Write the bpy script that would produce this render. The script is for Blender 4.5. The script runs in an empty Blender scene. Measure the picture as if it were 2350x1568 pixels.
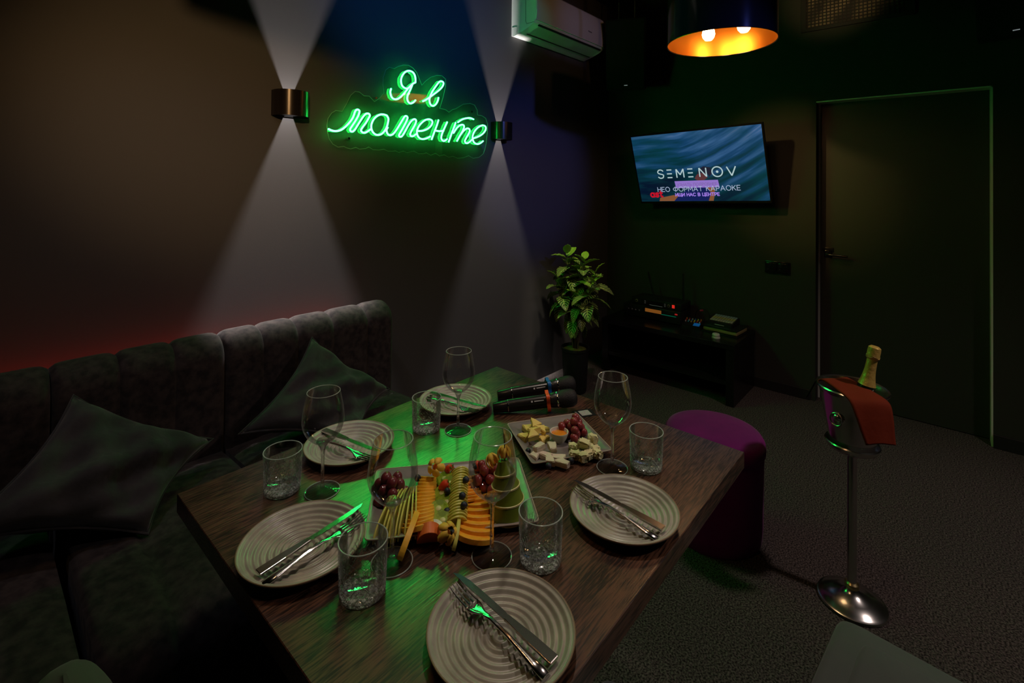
import bpy, bmesh, math, random
from mathutils import Vector, Matrix
PI = math.pi
scn = bpy.context.scene
COL = scn.collection
R = random.Random(7)
LT_TABLE, LT_DOOR, LT_SOFA, LT_BLUE, LT_BLUE2 = 44, 80, 15, 130, 150
LT_PLANT, LT_WARM, LT_TEAL, LT_WASH, LT_BACK, LT_VENT, LT_VIO = 65, 26, 22, 120, 85, 45, 22
NEON, BULB, REDLED, SCONCE = 43, 42, 8, 180

# ------------------------------------------------------------------ camera, world, exposure
cam_d = bpy.data.cameras.new('camera'); cam = bpy.data.objects.new('camera', cam_d); COL.objects.link(cam)
cam_d.sensor_fit = 'HORIZONTAL'; cam_d.sensor_width = 36.0; cam_d.lens = 1122.52 * 36 / 2350
cam_d.shift_y = -(784 - 412.04) / 2350; cam_d.clip_start = 0.02
yaw, pit, rol = math.radians(41.30163), math.radians(-0.64342), math.radians(0.56921)
fw = Vector((math.cos(yaw), math.sin(yaw), 0)); rt = Vector((math.sin(yaw), -math.cos(yaw), 0)); up = Vector((0, 0, 1))
fw2 = fw * math.cos(pit) - up * math.sin(pit); up2 = up * math.cos(pit) + fw * math.sin(pit)
rt3 = rt * math.cos(rol) + up2 * math.sin(rol); up3 = -rt * math.sin(rol) + up2 * math.cos(rol)
cm = Matrix((rt3, up3, -fw2)).transposed().to_4x4(); cm.translation = Vector((0, 0, 1.42))
cam.matrix_world = cm
scn.camera = cam
scn.view_settings.view_transform = 'Standard'; scn.view_settings.look = 'None'
scn.view_settings.exposure = 0.0; scn.view_settings.gamma = 1.0
scn.view_settings.use_curve_mapping = False
scn.cycles.use_denoising = True
scn.cycles.max_bounces = 10; scn.cycles.transmission_bounces = 8; scn.cycles.transparent_max_bounces = 24
scn.cycles.sample_clamp_indirect = 3.0
scn.cycles.caustics_reflective = False; scn.cycles.caustics_refractive = False
w = bpy.data.worlds.new('world'); scn.world = w; w.use_nodes = True
w.node_tree.nodes['Background'].inputs[0].default_value = (0.5, 0.42, 0.36, 1)
w.node_tree.nodes['Background'].inputs[1].default_value = 0.0

def light(name, kind, loc, aim, power, color, size=0.1, spot=None, blend=0.3, size_y=None):
    d = bpy.data.lights.new(name, kind); o = bpy.data.objects.new(name, d); COL.objects.link(o)
    o.location = loc; d.energy = power; d.color = color
    if kind == 'AREA':
        d.size = size
        if size_y: d.shape = 'RECTANGLE'; d.size_y = size_y
    else:
        d.shadow_soft_size = size
    if spot: d.spot_size = math.radians(spot); d.spot_blend = blend
    if aim is not None:
        o.rotation_euler = (Vector(aim) - Vector(loc)).to_track_quat('-Z', 'Y').to_euler()
    return o
# lamps out of the frame: ceiling downlights and stage lights, mixed with added fills
light('downlight_over_table', 'SPOT', (1.30, 0.92, 2.95), (0.82, 0.78, 0.75), LT_TABLE, (1, .84, .70), .06, 31, .55)
light('downlight_by_door', 'SPOT', (2.2, -1.3, 2.95), (1.9, -.1, 0), LT_DOOR, (1, .82, .76), .08, 88, .8)
light('added_sofa_fill', 'SPOT', (0.1, 1.3, 2.95), (0.75, 1.8, .6), LT_SOFA, (.82, .86, 1), .04, 60, .9)  # added fill for the pillow highlights, no known lamp there
light('downlight_by_plant', 'SPOT', (2.3, 1.2, 2.95), (2.80, 1.92, .85), LT_PLANT, (1, .88, .62), .05, 15, .6)
light('warm_stage_light', 'SPOT', (1.2, -1.5, 2.75), (2.95, 2.0, 2.68), LT_WARM, (1, .50, .20), .05, 22, .9)
light('blue_stage_light', 'SPOT', (1.6, -1.5, 2.6), (2.75, 2.2, 1.55), LT_BLUE, (.14, .18, 1), .04, 22, .8)
light('blue_stage_light_high', 'SPOT', (0.9, -1.4, 2.72), (1.75, 2.2, 2.50), LT_BLUE2, (.02, .22, 1), .04, 26, .9)
light('added_wall_fill', 'SPOT', (-.5, -.7, 2.35), (.70, 2.2, 1.74), LT_WASH, (1, .60, .25), .06, 27, 1.0)  # added spot brightening the brown patch on the left wall
light('added_vent_fill', 'SPOT', (1.8, .2, 2.2), (3.8, .55, 2.72), LT_VENT, (1, .66, .32), .04, 20, 1.0)  # added spot standing in for upward light from the pendant
light('added_back_wall_fill', 'SPOT', (1.2, 1.75, 2.65), (3.8, .80, 1.50), LT_BACK, (1, .66, .20), .05, 22, 1.0)  # added warm fill for the back wall round the television
light('added_violet_fill', 'SPOT', (1.8, -1.4, 2.5), (3.05, 2.0, 2.56), LT_VIO, (.45, .42, 1), .05, 13, 1.0)  # added spot that tints the air conditioner violet
light('added_teal_fill', 'SPOT', (0.4, -.6, 2.1), (2.5, 2.1, 2.5), LT_TEAL, (.12, .9, .8), .04, 8, .8)  # added spot, puts teal on the air conditioner's end face

# ------------------------------------------------------------------ helpers: materials
def mat(name, col=(.5, .5, .5), rough=.5, metal=0, spec=.5, emit=None, estr=0, noise=None, bump=None, trans=0, ior=1.45, sheen=0, coat=0, sss=0):
    m = bpy.data.materials.new(name); m.use_nodes = True; nt = m.node_tree; b = nt.nodes['Principled BSDF']
    b.inputs['Base Color'].default_value = (*col, 1); b.inputs['Roughness'].default_value = rough
    b.inputs['Metallic'].default_value = metal; b.inputs['Specular IOR Level'].default_value = spec
    b.inputs['Transmission Weight'].default_value = trans; b.inputs['IOR'].default_value = ior
    b.inputs['Sheen Weight'].default_value = sheen; b.inputs['Coat Weight'].default_value = coat
    if sss: b.inputs['Subsurface Weight'].default_value = sss; b.inputs['Subsurface Radius'].default_value = (.01, .006, .003)
    if emit: b.inputs['Emission Color'].default_value = (*emit, 1); b.inputs['Emission Strength'].default_value = estr
    if noise or bump:
        tc = nt.nodes.new('ShaderNodeTexCoord')
    if noise:   # (scale, second colour, lo, hi, stretch xyz)
        sc, c2, lo, hi, st = noise
        mp = nt.nodes.new('ShaderNodeMapping'); mp.inputs['Scale'].default_value = st
        nt.links.new(tc.outputs['Object'], mp.inputs[0])
        n = nt.nodes.new('ShaderNodeTexNoise'); n.inputs['Scale'].default_value = sc; n.inputs['Detail'].default_value = 5
        nt.links.new(mp.outputs[0], n.inputs['Vector'])
        r = nt.nodes.new('ShaderNodeValToRGB'); r.color_ramp.elements[0].position = lo; r.color_ramp.elements[1].position = hi
        r.color_ramp.elements[0].color = (*col, 1); r.color_ramp.elements[1].color = (*c2, 1)
        nt.links.new(n.outputs['Fac'], r.inputs[0]); nt.links.new(r.outputs[0], b.inputs['Base Color'])
    if bump:    # (scale, strength, distance, stretch xyz)
        sc, s, d, st = bump
        mp = nt.nodes.new('ShaderNodeMapping'); mp.inputs['Scale'].default_value = st
        nt.links.new(tc.outputs['Object'], mp.inputs[0])
        n = nt.nodes.new('ShaderNodeTexNoise'); n.inputs['Scale'].default_value = sc; n.inputs['Detail'].default_value = 4
        nt.links.new(mp.outputs[0], n.inputs['Vector'])
        bp = nt.nodes.new('ShaderNodeBump'); bp.inputs['Strength'].default_value = s; bp.inputs['Distance'].default_value = d
        nt.links.new(n.outputs['Fac'], bp.inputs['Height']); nt.links.new(bp.outputs[0], b.inputs['Normal'])
    return m
def thin_glass(name, tint=(.97, .98, .97), rough=.02, refl=1.0, base=.03, edge=.0):  # edge: pale diffuse at grazing angles, paints in the bright refracted outline
    m = bpy.data.materials.new(name); m.use_nodes = True; nt = m.node_tree; nt.nodes.clear()
    o = nt.nodes.new('ShaderNodeOutputMaterial'); mx = nt.nodes.new('ShaderNodeMixShader')
    t = nt.nodes.new('ShaderNodeBsdfTransparent'); t.inputs[0].default_value = (*tint, 1)
    g = nt.nodes.new('ShaderNodeBsdfGlossy'); g.inputs['Roughness'].default_value = rough
    df = nt.nodes.new('ShaderNodeBsdfDiffuse'); df.inputs[0].default_value = (.62, .66, .63, 1); m3 = nt.nodes.new('ShaderNodeMixShader')
    fc = nt.nodes.new('ShaderNodeLayerWeight'); fc.inputs[0].default_value = .5; pw = nt.nodes.new('ShaderNodeMath'); pw.operation = 'POWER'; pw.inputs[1].default_value = 5
    ml = nt.nodes.new('ShaderNodeMath'); ml.operation = 'MULTIPLY'; ml.inputs[1].default_value = edge
    nt.links.new(fc.outputs['Facing'], pw.inputs[0]); nt.links.new(pw.outputs[0], ml.inputs[0]); nt.links.new(ml.outputs[0], m3.inputs[0])
    lw = nt.nodes.new('ShaderNodeLayerWeight'); lw.inputs[0].default_value = .25
    p = nt.nodes.new('ShaderNodeMath'); p.operation = 'MULTIPLY_ADD'; p.inputs[1].default_value = refl; p.inputs[2].default_value = base
    p.use_clamp = True
    nt.links.new(lw.outputs['Fresnel'], p.inputs[0]); nt.links.new(p.outputs[0], mx.inputs[0])
    nt.links.new(t.outputs[0], mx.inputs[1]); nt.links.new(g.outputs[0], mx.inputs[2]); nt.links.new(mx.outputs[0], m3.inputs[1]); nt.links.new(df.outputs[0], m3.inputs[2]); nt.links.new(m3.outputs[0], o.inputs[0])
    return m
def rim_glass(name):  # pale grey mixed in to paint the light a rim would refract
    m = mat(name, (.55, .62, .58), .12, spec=1.0); nt = m.node_tree; b = nt.nodes['Principled BSDF']; o = nt.nodes['Material Output']
    t = nt.nodes.new('ShaderNodeBsdfTransparent'); mx = nt.nodes.new('ShaderNodeMixShader'); mx.inputs[0].default_value = .55
    nt.links.new(t.outputs[0], mx.inputs[1]); nt.links.new(b.outputs[0], mx.inputs[2]); nt.links.new(mx.outputs[0], o.inputs[0]); return m
def cut_glass(name):  # pale noise patches paint sparkle into the cuts
    m = mat(name, (.62, .66, .62), .08, spec=1.0); nt = m.node_tree; b = nt.nodes['Principled BSDF']; o = nt.nodes['Material Output']
    tc = nt.nodes.new('ShaderNodeTexCoord'); n = nt.nodes.new('ShaderNodeTexNoise'); n.inputs['Scale'].default_value = 190; n.inputs['Detail'].default_value = 1
    nt.links.new(tc.outputs['Object'], n.inputs['Vector']); r = nt.nodes.new('ShaderNodeMapRange')
    r.inputs[1].default_value = .42; r.inputs[2].default_value = .66; r.inputs[3].default_value = .08; r.inputs[4].default_value = .85
    nt.links.new(n.outputs['Fac'], r.inputs[0])
    t = nt.nodes.new('ShaderNodeBsdfTransparent'); mx = nt.nodes.new('ShaderNodeMixShader'); nt.links.new(r.outputs[0], mx.inputs[0])
    nt.links.new(t.outputs[0], mx.inputs[1]); nt.links.new(b.outputs[0], mx.inputs[2]); nt.links.new(mx.outputs[0], o.inputs[0]); return m
def mixed_glass(name, part=.45):
    m = bpy.data.materials.new(name); m.use_nodes = True; nt = m.node_tree; nt.nodes.clear()
    o = nt.nodes.new('ShaderNodeOutputMaterial'); mx = nt.nodes.new('ShaderNodeMixShader'); mx.inputs[0].default_value = part
    t = nt.nodes.new('ShaderNodeBsdfTransparent'); g = nt.nodes.new('ShaderNodeBsdfGlass')
    g.inputs['IOR'].default_value = 1.5; g.inputs['Roughness'].default_value = .02
    nt.links.new(t.outputs[0], mx.inputs[1]); nt.links.new(g.outputs[0], mx.inputs[2]); nt.links.new(mx.outputs[0], o.inputs[0])
    return m

# ------------------------------------------------------------------ helpers: objects
def obj(name, bm, m, parent=None, smooth=True, sharp=.7):
    bmesh.ops.recalc_face_normals(bm, faces=bm.faces)
    if smooth:
        for f in bm.faces: f.smooth = True
        for e in bm.edges:
            if len(e.link_faces) == 2 and e.calc_face_angle(0) > sharp: e.smooth = False
    me = bpy.data.meshes.new(name); bm.to_mesh(me); bm.free()
    if not isinstance(m, (list, tuple)): m = [m]
    for k in m: me.materials.append(k)
    o = bpy.data.objects.new(name, me); COL.objects.link(o)
    if parent is not None: o.parent = parent
    return o
def tag(o, label, cat, group=None):
    o['label'] = label; o['category'] = cat
    if group: o['group'] = group
    return o
def thing(name, label, cat, loc=(0, 0, 0), rz=0, group=None, rot=None):
    o = bpy.data.objects.new(name, None); COL.objects.link(o); o.empty_display_size = .05
    o.location = loc; o.rotation_euler = rot if rot else (0, 0, rz)
    return tag(o, label, cat, group)
def struct(name, bm, m, smooth=False):
    o = obj(name, bm, m, None, smooth); o['kind'] = 'structure'; return o
def dup(root, loc=None, rot=None, label=None, group=None):
    r = root.copy(); COL.objects.link(r)
    if loc is not None: r.location = loc
    if rot is not None: r.rotation_euler = rot
    if label: r['label'] = label
    if group: r['group'] = group
    for ch in list(root.children):
        c = ch.copy(); COL.objects.link(c); c.parent = r
        for g in ch.children:
            d = g.copy(); COL.objects.link(d); d.parent = c
    return r
def B(): return bmesh.new()
def box(bm, x0, x1, y0, y1, z0, z1, bev=0, seg=2, mtx=None):
    vs = [bm.verts.new(p) for p in ((x0, y0, z0), (x1, y0, z0), (x1, y1, z0), (x0, y1, z0), (x0, y0, z1), (x1, y0, z1), (x1, y1, z1), (x0, y1, z1))]
    fs = [bm.faces.new([vs[i] for i in q]) for q in ((3, 2, 1, 0), (4, 5, 6, 7), (0, 1, 5, 4), (1, 2, 6, 5), (2, 3, 7, 6), (3, 0, 4, 7))]
    if bev:
        es = list({e for f in fs for e in f.edges})
        r = bmesh.ops.bevel(bm, geom=es, offset=bev, segments=seg, affect='EDGES', profile=.5)
        vs = list({v for f in r['faces'] for v in f.verts} | {v for v in vs if v.is_valid})
    if mtx is not None: bmesh.ops.transform(bm, matrix=mtx, verts=vs)
    return vs
def bx(*a, **k):
    bm = B(); box(bm, *a, **k); return bm
def lathe(bm, prof, n=48, mtx=None, close=False):
    rings = []
    for r, z in prof:
        if r < 1e-6: rings.append([bm.verts.new((0, 0, z))])
        else: rings.append([bm.verts.new((r * math.cos(2 * PI * i / n), r * math.sin(2 * PI * i / n), z)) for i in range(n)])
    prs = list(zip(rings, rings[1:])) + ([(rings[-1], rings[0])] if close else [])
    for a, b in prs:
        for i in range(n):
            j = (i + 1) % n
            if len(a) == 1 and len(b) == 1: continue
            if len(a) == 1: bm.faces.new((a[0], b[i], b[j]))
            elif len(b) == 1: bm.faces.new((a[i], a[j], b[0]))
            else: bm.faces.new((a[i], a[j], b[j], b[i]))
    vs = [v for q in rings for v in q]
    if mtx is not None: bmesh.ops.transform(bm, matrix=mtx, verts=vs)
    return vs
def lt(prof, n=48, mtx=None, close=False):
    bm = B(); lathe(bm, prof, n, mtx, close); return bm
def tube(bm, pts, r, n=8, closed=False, flat=1.0, caps=True):
    pts = [Vector(p) for p in pts]; N = len(pts); rs = r if isinstance(r, (list, tuple)) else [r] * N
    prev = None; rings = []
    for i, p in enumerate(pts):
        a = pts[(i - 1) % N] if (i > 0 or closed) else p; b = pts[(i + 1) % N] if (i < N - 1 or closed) else p
        t = (b - a).normalized()
        if prev is None:
            u = t.cross(Vector((0, 0, 1)));
            if u.length < .1: u = t.cross(Vector((0, 1, 0)))
        else: u = prev - t * prev.dot(t)
        u.normalize(); v = t.cross(u); prev = u
        rings.append([bm.verts.new(p + (u * math.cos(2 * PI * k / n) + v * flat * math.sin(2 * PI * k / n)) * rs[i]) for k in range(n)])
    for i in range(N if closed else N - 1):
        a, b = rings[i], rings[(i + 1) % N]
        for k in range(n): bm.faces.new((a[k], a[(k + 1) % n], b[(k + 1) % n], b[k]))
    if caps and not closed: bm.faces.new(rings[0][::-1]); bm.faces.new(rings[-1])
    return bm
def tb(*a, **k): return tube(B(), *a, **k)
def spline(pts, per=6, closed=False):
    P = [Vector(p) for p in pts]; n = len(P); out = []
    for i in range(n if closed else n - 1):
        p0 = P[(i - 1) % n] if (closed or i > 0) else P[0]; p1 = P[i]; p2 = P[(i + 1) % n]
        p3 = P[(i + 2) % n] if (closed or i < n - 2) else P[-1]
        for k in range(per):
            t = k / per
            out.append(.5 * ((2 * p1) + (p2 - p0) * t + (2 * p0 - 5 * p1 + 4 * p2 - p3) * t * t + (3 * p1 - p0 - 3 * p2 + p3) * t ** 3))
    if not closed: out.append(P[-1])
    return out
def prism(bm, pts, z0, z1, mtx=None):
    a = [bm.verts.new((x, y, z0)) for x, y in pts]; b = [bm.verts.new((x, y, z1)) for x, y in pts]; n = len(pts)
    bm.faces.new(a[::-1]); bm.faces.new(b)
    for i in range(n): bm.faces.new((a[i], a[(i + 1) % n], b[(i + 1) % n], b[i]))
    if mtx is not None: bmesh.ops.transform(bm, matrix=mtx, verts=a + b)
    return a + b
def ball(bm, c, r, sc=(1, 1, 1), sub=2):
    m = Matrix.Translation(c) @ Matrix.Diagonal((*sc, 1))
    return bmesh.ops.create_icosphere(bm, subdivisions=sub, radius=r, matrix=m)['verts']
def Rz(a): return Matrix.Rotation(a, 4, 'Z')
def Rx(a): return Matrix.Rotation(a, 4, 'X')
def Ry(a): return Matrix.Rotation(a, 4, 'Y')
def T(x, y, z): return Matrix.Translation((x, y, z))
def superellipse(w, d, n=64, e=4):
    out = []
    for i in range(n):
        t = 2 * PI * i / n; c, s = math.cos(t), math.sin(t)
        out.append((w / 2 * math.copysign(abs(c) ** (2 / e), c), d / 2 * math.copysign(abs(s) ** (2 / e), s)))
    return out

# ------------------------------------------------------------------ materials
M = dict(
    wall_l=mat('wall_paint_charcoal', (.085, .08, .08), .75, spec=.25, bump=(220, .06, .002, (1, 1, 1))),
    wall_b=mat('wall_paint_dark', (.042, .038, .034), .7, spec=.25, bump=(220, .06, .002, (1, 1, 1))),
    ceil=mat('ceiling_paint_black', (.03, .026, .024), .8),
    base=mat('baseboard_black', (.02, .018, .018), .45), strip=mat('trim_metal', (.8, .76, .68), .5, .1),
    door=mat('door_leaf_dark', (.035, .034, .028), .5), black=mat('black_plastic', (.012, .012, .013), .35),
    blackm=mat('black_matte', (.008, .008, .008), .8, spec=.2), gloss=mat('black_gloss', (.01, .01, .01), .12),
    white=mat('white_plastic', (.75, .76, .74), .35), chrome=mat('chrome', (.75, .73, .7), .12, 1),
    gold2=mat('brass_ring', (.7, .55, .28), .3, 1), steel=mat('brushed_steel', (.62, .6, .58), .22, 1), cutl=mat('cutlery_steel', (.72, .68, .66), .17, 1),
    gold=mat('gold_foil', (.80, .55, .14), .35, .35, bump=(90, .5, .004, (1, 1, 1))),
    plate=mat('plate_glaze', (.40, .375, .31), .32, spec=.6, noise=(30, (.30, .28, .235), .4, .7, (1, 1, 1))),
    platerim=mat('plate_rim_brown', (.2, .13, .075), .4),
    tray=mat('tray_glaze', (.25, .22, .21), .3, spec=.6, noise=(12, (.16, .145, .14), .35, .65, (1, 3, 1))),
    velvet=mat('sofa_velvet', (.055, .042, .040), .8, spec=.2, sheen=.10, noise=(40, (.022, .017, .018), .36, .64, (1, 1, 1)), bump=(26, .35, .006, (1, 1, 1))),
    pillow=mat('pillow_velvet', (.060, .056, .058), .75, spec=.2, sheen=.25, noise=(9, (.03, .028, .03), .35, .65, (1, 1, 1)), bump=(16, .5, .008, (1, 1, 1))),
    purple=mat('purple_velvet', (.24, .006, .19), .75, spec=.1, sheen=.15, noise=(9, (.17, .005, .15), .3, .7, (1, 1, 1))),
    grey=mat('stool_velvet_grey_green', (.11, .125, .115), .85, spec=.15, sheen=.2, noise=(30, (.10, .12, .11), .3, .7, (1, 1, 1))),
    cloth=mat('rust_cloth', (.19, .025, .008), .85, spec=.2, bump=(60, .3, .003, (1, 1, 1))),
    ledge=mat('console_black', (.006, .0055, .0055), .25, noise=(8, (.009, .008, .0075), .4, .6, (1, 8, 1))),
    bowl=mat('bowl_glaze_cream', (.62, .60, .53), .25), honey=mat('honey', (.75, .24, .02), .08, sss=.3),
    cheese=mat('yellow_cheese', (.78, .58, .16), .5, sss=.15, bump=(60, .3, .003, (1, 1, 1))), brie=mat('white_cheese', (.66, .57, .44), .6, sss=.15, bump=(70, .3, .003, (1, 1, 1))),
    blue=mat('blue_cheese', (.66, .60, .33), .6, noise=(70, (.20, .26, .15), .55, .7, (1, 1, 1)), bump=(60, .5, .004, (1, 1, 1))),
    grape=mat('red_grape', (.22, .025, .03), .28, sss=.1, noise=(60, (.30, .07, .06), .4, .7, (1, 1, 1))),
    grape2=mat('dark_grape', (.13, .018, .028), .3, sss=.1, noise=(60, (.2, .045, .045), .4, .7, (1, 1, 1))),
    berry=mat('blueberry', (.015, .02, .035), .5), straw=mat('strawberry', (.6, .05, .015), .35, sss=.2),
    orange=mat('orange_flesh', (.88, .42, .035), .4, sss=.15, noise=(90, (.85, .33, .02), .4, .6, (1, 1, 1))), peach=mat('melon_flesh', (.85, .46, .04), .45, sss=.15),
    grapef=mat('papaya_flesh', (.85, .22, .05), .4, sss=.15), pear=mat('pear_flesh', (.60, .58, .12), .35, sss=.15), pearskin=mat('pear_skin', (.16, .22, .02), .35),
    kiwi=mat('kiwi_flesh', (.30, .42, .03), .3, sss=.15, noise=(80, (.15, .25, .01), .45, .6, (1, 1, 1))), kiwic=mat('kiwi_core', (.6, .6, .25), .4),
    phys=mat('physalis_husk', (.80, .50, .06), .6, sss=.1), physf=mat('physalis_fruit', (.85, .25, .02), .3),
    leaf=mat('leaf_green', (.06, .17, .015), .4), bottle=mat('bottle_green_glass', (.01, .02, .01), .08),
    blueband=mat('blue_rubber', (.01, .14, .45), .45), orband=mat('orange_rubber', (.75, .09, .015), .45),
    mic=mat('microphone_black', (.02, .018, .018), .25, .3), mesh=mat('grille_mesh_black', (.02, .02, .02), .5, .5, bump=(500, .8, .002, (1, 1, 1))),
    paper=mat('paper_white', (.33, .32, .31), .6), soil=mat('moss', (.16, .17, .02), .9, bump=(120, .8, .01, (1, 1, 1))),
    pot=mat('pot_black', (.012, .012, .012), .5), stem=mat('plant_stem', (.09, .06, .03), .7),
    book=mat('book_pages', (.30, .22, .09), .6), legm=mat('leg_black_metal', (.015, .015, .015), .4),
    glass=thin_glass('thin_glass_painted_edge', (.99, .995, .99), .04, .60, .022, .35), cutg=cut_glass('cut_glass_painted_sparkle'), glassrim=rim_glass('glass_rim_painted_glint'),
    glasst=mixed_glass('clear_solid_glass', .55), acryl=thin_glass('clear_acrylic', (.93, .96, .94), .015, .55, .02),
    neon=mat('neon_green', (.1, .3, .12), .5, emit=(.018, 1, .11), estr=NEON),
    gin=mat('gold_lining', (.42, .15, .012), .3, .9), bulb=mat('bulb_glow', (1, .9, .8), .5, emit=(1, .62, .30), estr=BULB),
    red=mat('led_red', (.5, .02, .01), .5, emit=(1, .03, .01), estr=REDLED),
)
def table_wood():
    m = bpy.data.materials.new('table_oak_dark'); m.use_nodes = True; nt = m.node_tree; b = nt.nodes['Principled BSDF']
    tc = nt.nodes.new('ShaderNodeTexCoord')
    def nz(scale, st, det=4):
        mp = nt.nodes.new('ShaderNodeMapping'); mp.inputs['Scale'].default_value = st; nt.links.new(tc.outputs['Object'], mp.inputs[0])
        n = nt.nodes.new('ShaderNodeTexNoise'); n.inputs['Scale'].default_value = scale; n.inputs['Detail'].default_value = det
        nt.links.new(mp.outputs[0], n.inputs['Vector']); return n
    fine = nz(24, (1.0, 12, 12), 4); broad = nz(3, (.8, 5, 5), 3)
    mx = nt.nodes.new('ShaderNodeMix'); mx.data_type = 'FLOAT'; mx.inputs[0].default_value = .35
    nt.links.new(fine.outputs['Fac'], mx.inputs[2]); nt.links.new(broad.outputs['Fac'], mx.inputs[3])
    r = nt.nodes.new('ShaderNodeValToRGB'); e = r.color_ramp.elements
    e[0].position = .43; e[0].color = (.014, .006, .003, 1); e[1].position = .58; e[1].color = (.13, .060, .034, 1)
    nt.links.new(mx.outputs[0], r.inputs[0]); nt.links.new(r.outputs[0], b.inputs['Base Color'])
    rr = nt.nodes.new('ShaderNodeMapRange'); rr.inputs[1].default_value = .4; rr.inputs[2].default_value = .6
    rr.inputs[3].default_value = .38; rr.inputs[4].default_value = .30
    nt.links.new(fine.outputs['Fac'], rr.inputs[0]); nt.links.new(rr.outputs[0], b.inputs['Roughness'])
    bp = nt.nodes.new('ShaderNodeBump'); bp.inputs['Strength'].default_value = .22; bp.inputs['Distance'].default_value = .0012
    nt.links.new(fine.outputs['Fac'], bp.inputs['Height']); nt.links.new(bp.outputs[0], b.inputs['Normal'])
    b.inputs['Specular IOR Level'].default_value = .4; b.inputs['Coat Weight'].default_value = .75; b.inputs['Coat Roughness'].default_value = .215; b.inputs['Coat IOR'].default_value = 1.7
    nt.links.new(bp.outputs[0], b.inputs['Coat Normal'])
    return m
M['wood'] = table_wood()
M['carpet'] = mat('carpet_brown_grey', (.018, .015, .014), .95, spec=.1, noise=(170, (.14, .115, .108), .38, .66, (1, 1, 1)), bump=(170, .35, .006, (1, 1, 1)))

# ------------------------------------------------------------------ the room
WX, DX, WY = 3.80, 3.90, 2.21
X0, Y0, ZC = -1.7, -2.0, 3.0
struct('floor', bx(X0, 4.2, Y0, WY + .1, -.1, 0), M['carpet'])
struct('ceiling', bx(X0, 4.2, Y0, WY + .1, ZC, ZC + .1), M['ceil'])
struct('wall_left', bx(X0, 4.2, WY, WY + .1, 0, ZC), M['wall_l'])
bm = B(); box(bm, WX, 4.1, .632, WY, 0, ZC); box(bm, WX, 4.1, -.214, .632, 2.0, ZC); box(bm, WX, 4.1, Y0, -.214, 0, ZC)
struct('wall_back', bm, M['wall_b'])
struct('wall_right', bx(X0, 4.2, Y0 - .1, Y0, 0, ZC), M['wall_b'])
struct('wall_front', bx(X0 - .1, X0, Y0, WY, 0, ZC), M['wall_b'])
bm = B(); box(bm, WX - .014, WX, .66, WY, 0, .07, .003); box(bm, WX - .014, WX, Y0, -.214, 0, .075, .003)
struct('baseboard_back', bm, M['base'])
d = obj('door_1', bx(DX, DX + .04, -.206, .624, .006, 1.992), M['door']); d['kind'] = 'structure'
bm = B(); box(bm, WX + .001, DX + .05, -.214, -.206, 0, 2.0); box(bm, WX + .001, DX + .05, -.214, .632, 1.992, 2.0); box(bm, DX - .012, DX + .05, .622, .632, 0, 2.0)
f_ = obj('door_frame', bm, M['strip'], d, False); f_['label'] = 'pale metal strip lining the door opening'
bm = B(); box(bm, DX - .012, DX, .555, .60, .955, 1.0, .004); tube(bm, [(DX - .004, .578, .978), (DX - .05, .578, .978), (DX - .052, .565, .976), (DX - .05, .46, .972)], .008, 10)
obj('door_handle', bm, M['gloss'], d)
bm = B()
box(bm, DX - .006, DX, .545, .61, .99, 1.02, .002)
obj('lock_plate', bm, M['black'], d)

# air grille in the back wall
g = thing('air_vent', 'rectangular metal grille high in the back wall above the door', 'air vent', (WX, .42, 2.66))
bm = B()
for a, b_, c, e in ((-.30, .30, -.185, -.165), (-.30, .30, .165, .185), (-.30, -.27, -.165, .165), (.27, .30, -.165, .165)): box(bm, -.016, 0, a, b_, c, e)
obj('frame', bm, M['base'], g, False)
bm = B()
for i in range(25): y = -.268 + .022 * i; box(bm, -.010, -.007, y, y + .007, -.165, .165)
for i in range(16): z = -.162 + .0215 * i; box(bm, -.0068, -.004, -.27, .27, z, z + .007)
obj('grille', bm, mat('grille_bars', (.012, .010, .009), .5), g, False)
bm = lt([(.0, -.004), (.105, -.004), (.105, -.0015), (0, -.0015)], 40, Ry(-PI / 2) @ T(0, 0, 0)); obj('duct_opening', bm, M['blackm'], g)
obj('backing', bx(-.0014, 0, -.27, .27, -.165, .165), mat('vent_backing', (.22, .17, .10), .6, noise=(9, (.03, .025, .02), .4, .6, (1, 1, 1))), g, False)

sw = thing('wall_switch', 'black double switch plate on the back wall between television and door', 'light switch', (WX, .861, .862))
obj('plate', bx(-.010, 0, -.079, .079, -.042, .042, bev=.003), M['gloss'], sw)
for y in (-.037, .037): obj('rocker', bx(-.016, -.010, y - .031, y + .031, -.031, .031, bev=.003), M['gloss'], sw)
# ------------------------------------------------------------------ sofa modules along the left wall
def channel_sheet(bm, us, prof, bulge, nu=12):
    """upholstered channels: us = channel borders along x, prof = (y, z) polyline; bulge along the profile normal"""
    P = [Vector((0, a, b)) for a, b in prof]; N = len(P); nor = []
    for i in range(N):
        t = (P[min(i + 1, N - 1)] - P[max(i - 1, 0)]).normalized(); nor.append(Vector((0, -t.z, t.y)))
    cols = []
    for k in range(len(us) - 1):
        for j in range(nu + 1):
            if k and j == 0: continue
            t = j / nu; x = us[k] + (us[k + 1] - us[k]) * t; h = (1 - abs(2 * t - 1) ** 7)
            col = []
            for i in range(N):
                e = min(i, N - 1 - i) / max(1, N - 1); s = 1 if e > .08 else .35
                q = P[i] + nor[i] * (bulge * h * s); col.append(bm.verts.new((x, q.y, q.z)))
            cols.append(col)
    for a, b in zip(cols, cols[1:]):
        for i in range(N - 1): bm.faces.new((a[i], b[i], b[i + 1], a[i + 1]))
    for c in (cols[0], cols[-1]):
        bm.faces.new(c)
    for a, b in zip(cols, cols[1:]): bm.faces.new((a[0], a[-1], b[-1], b[0]))
    return bm
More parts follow.
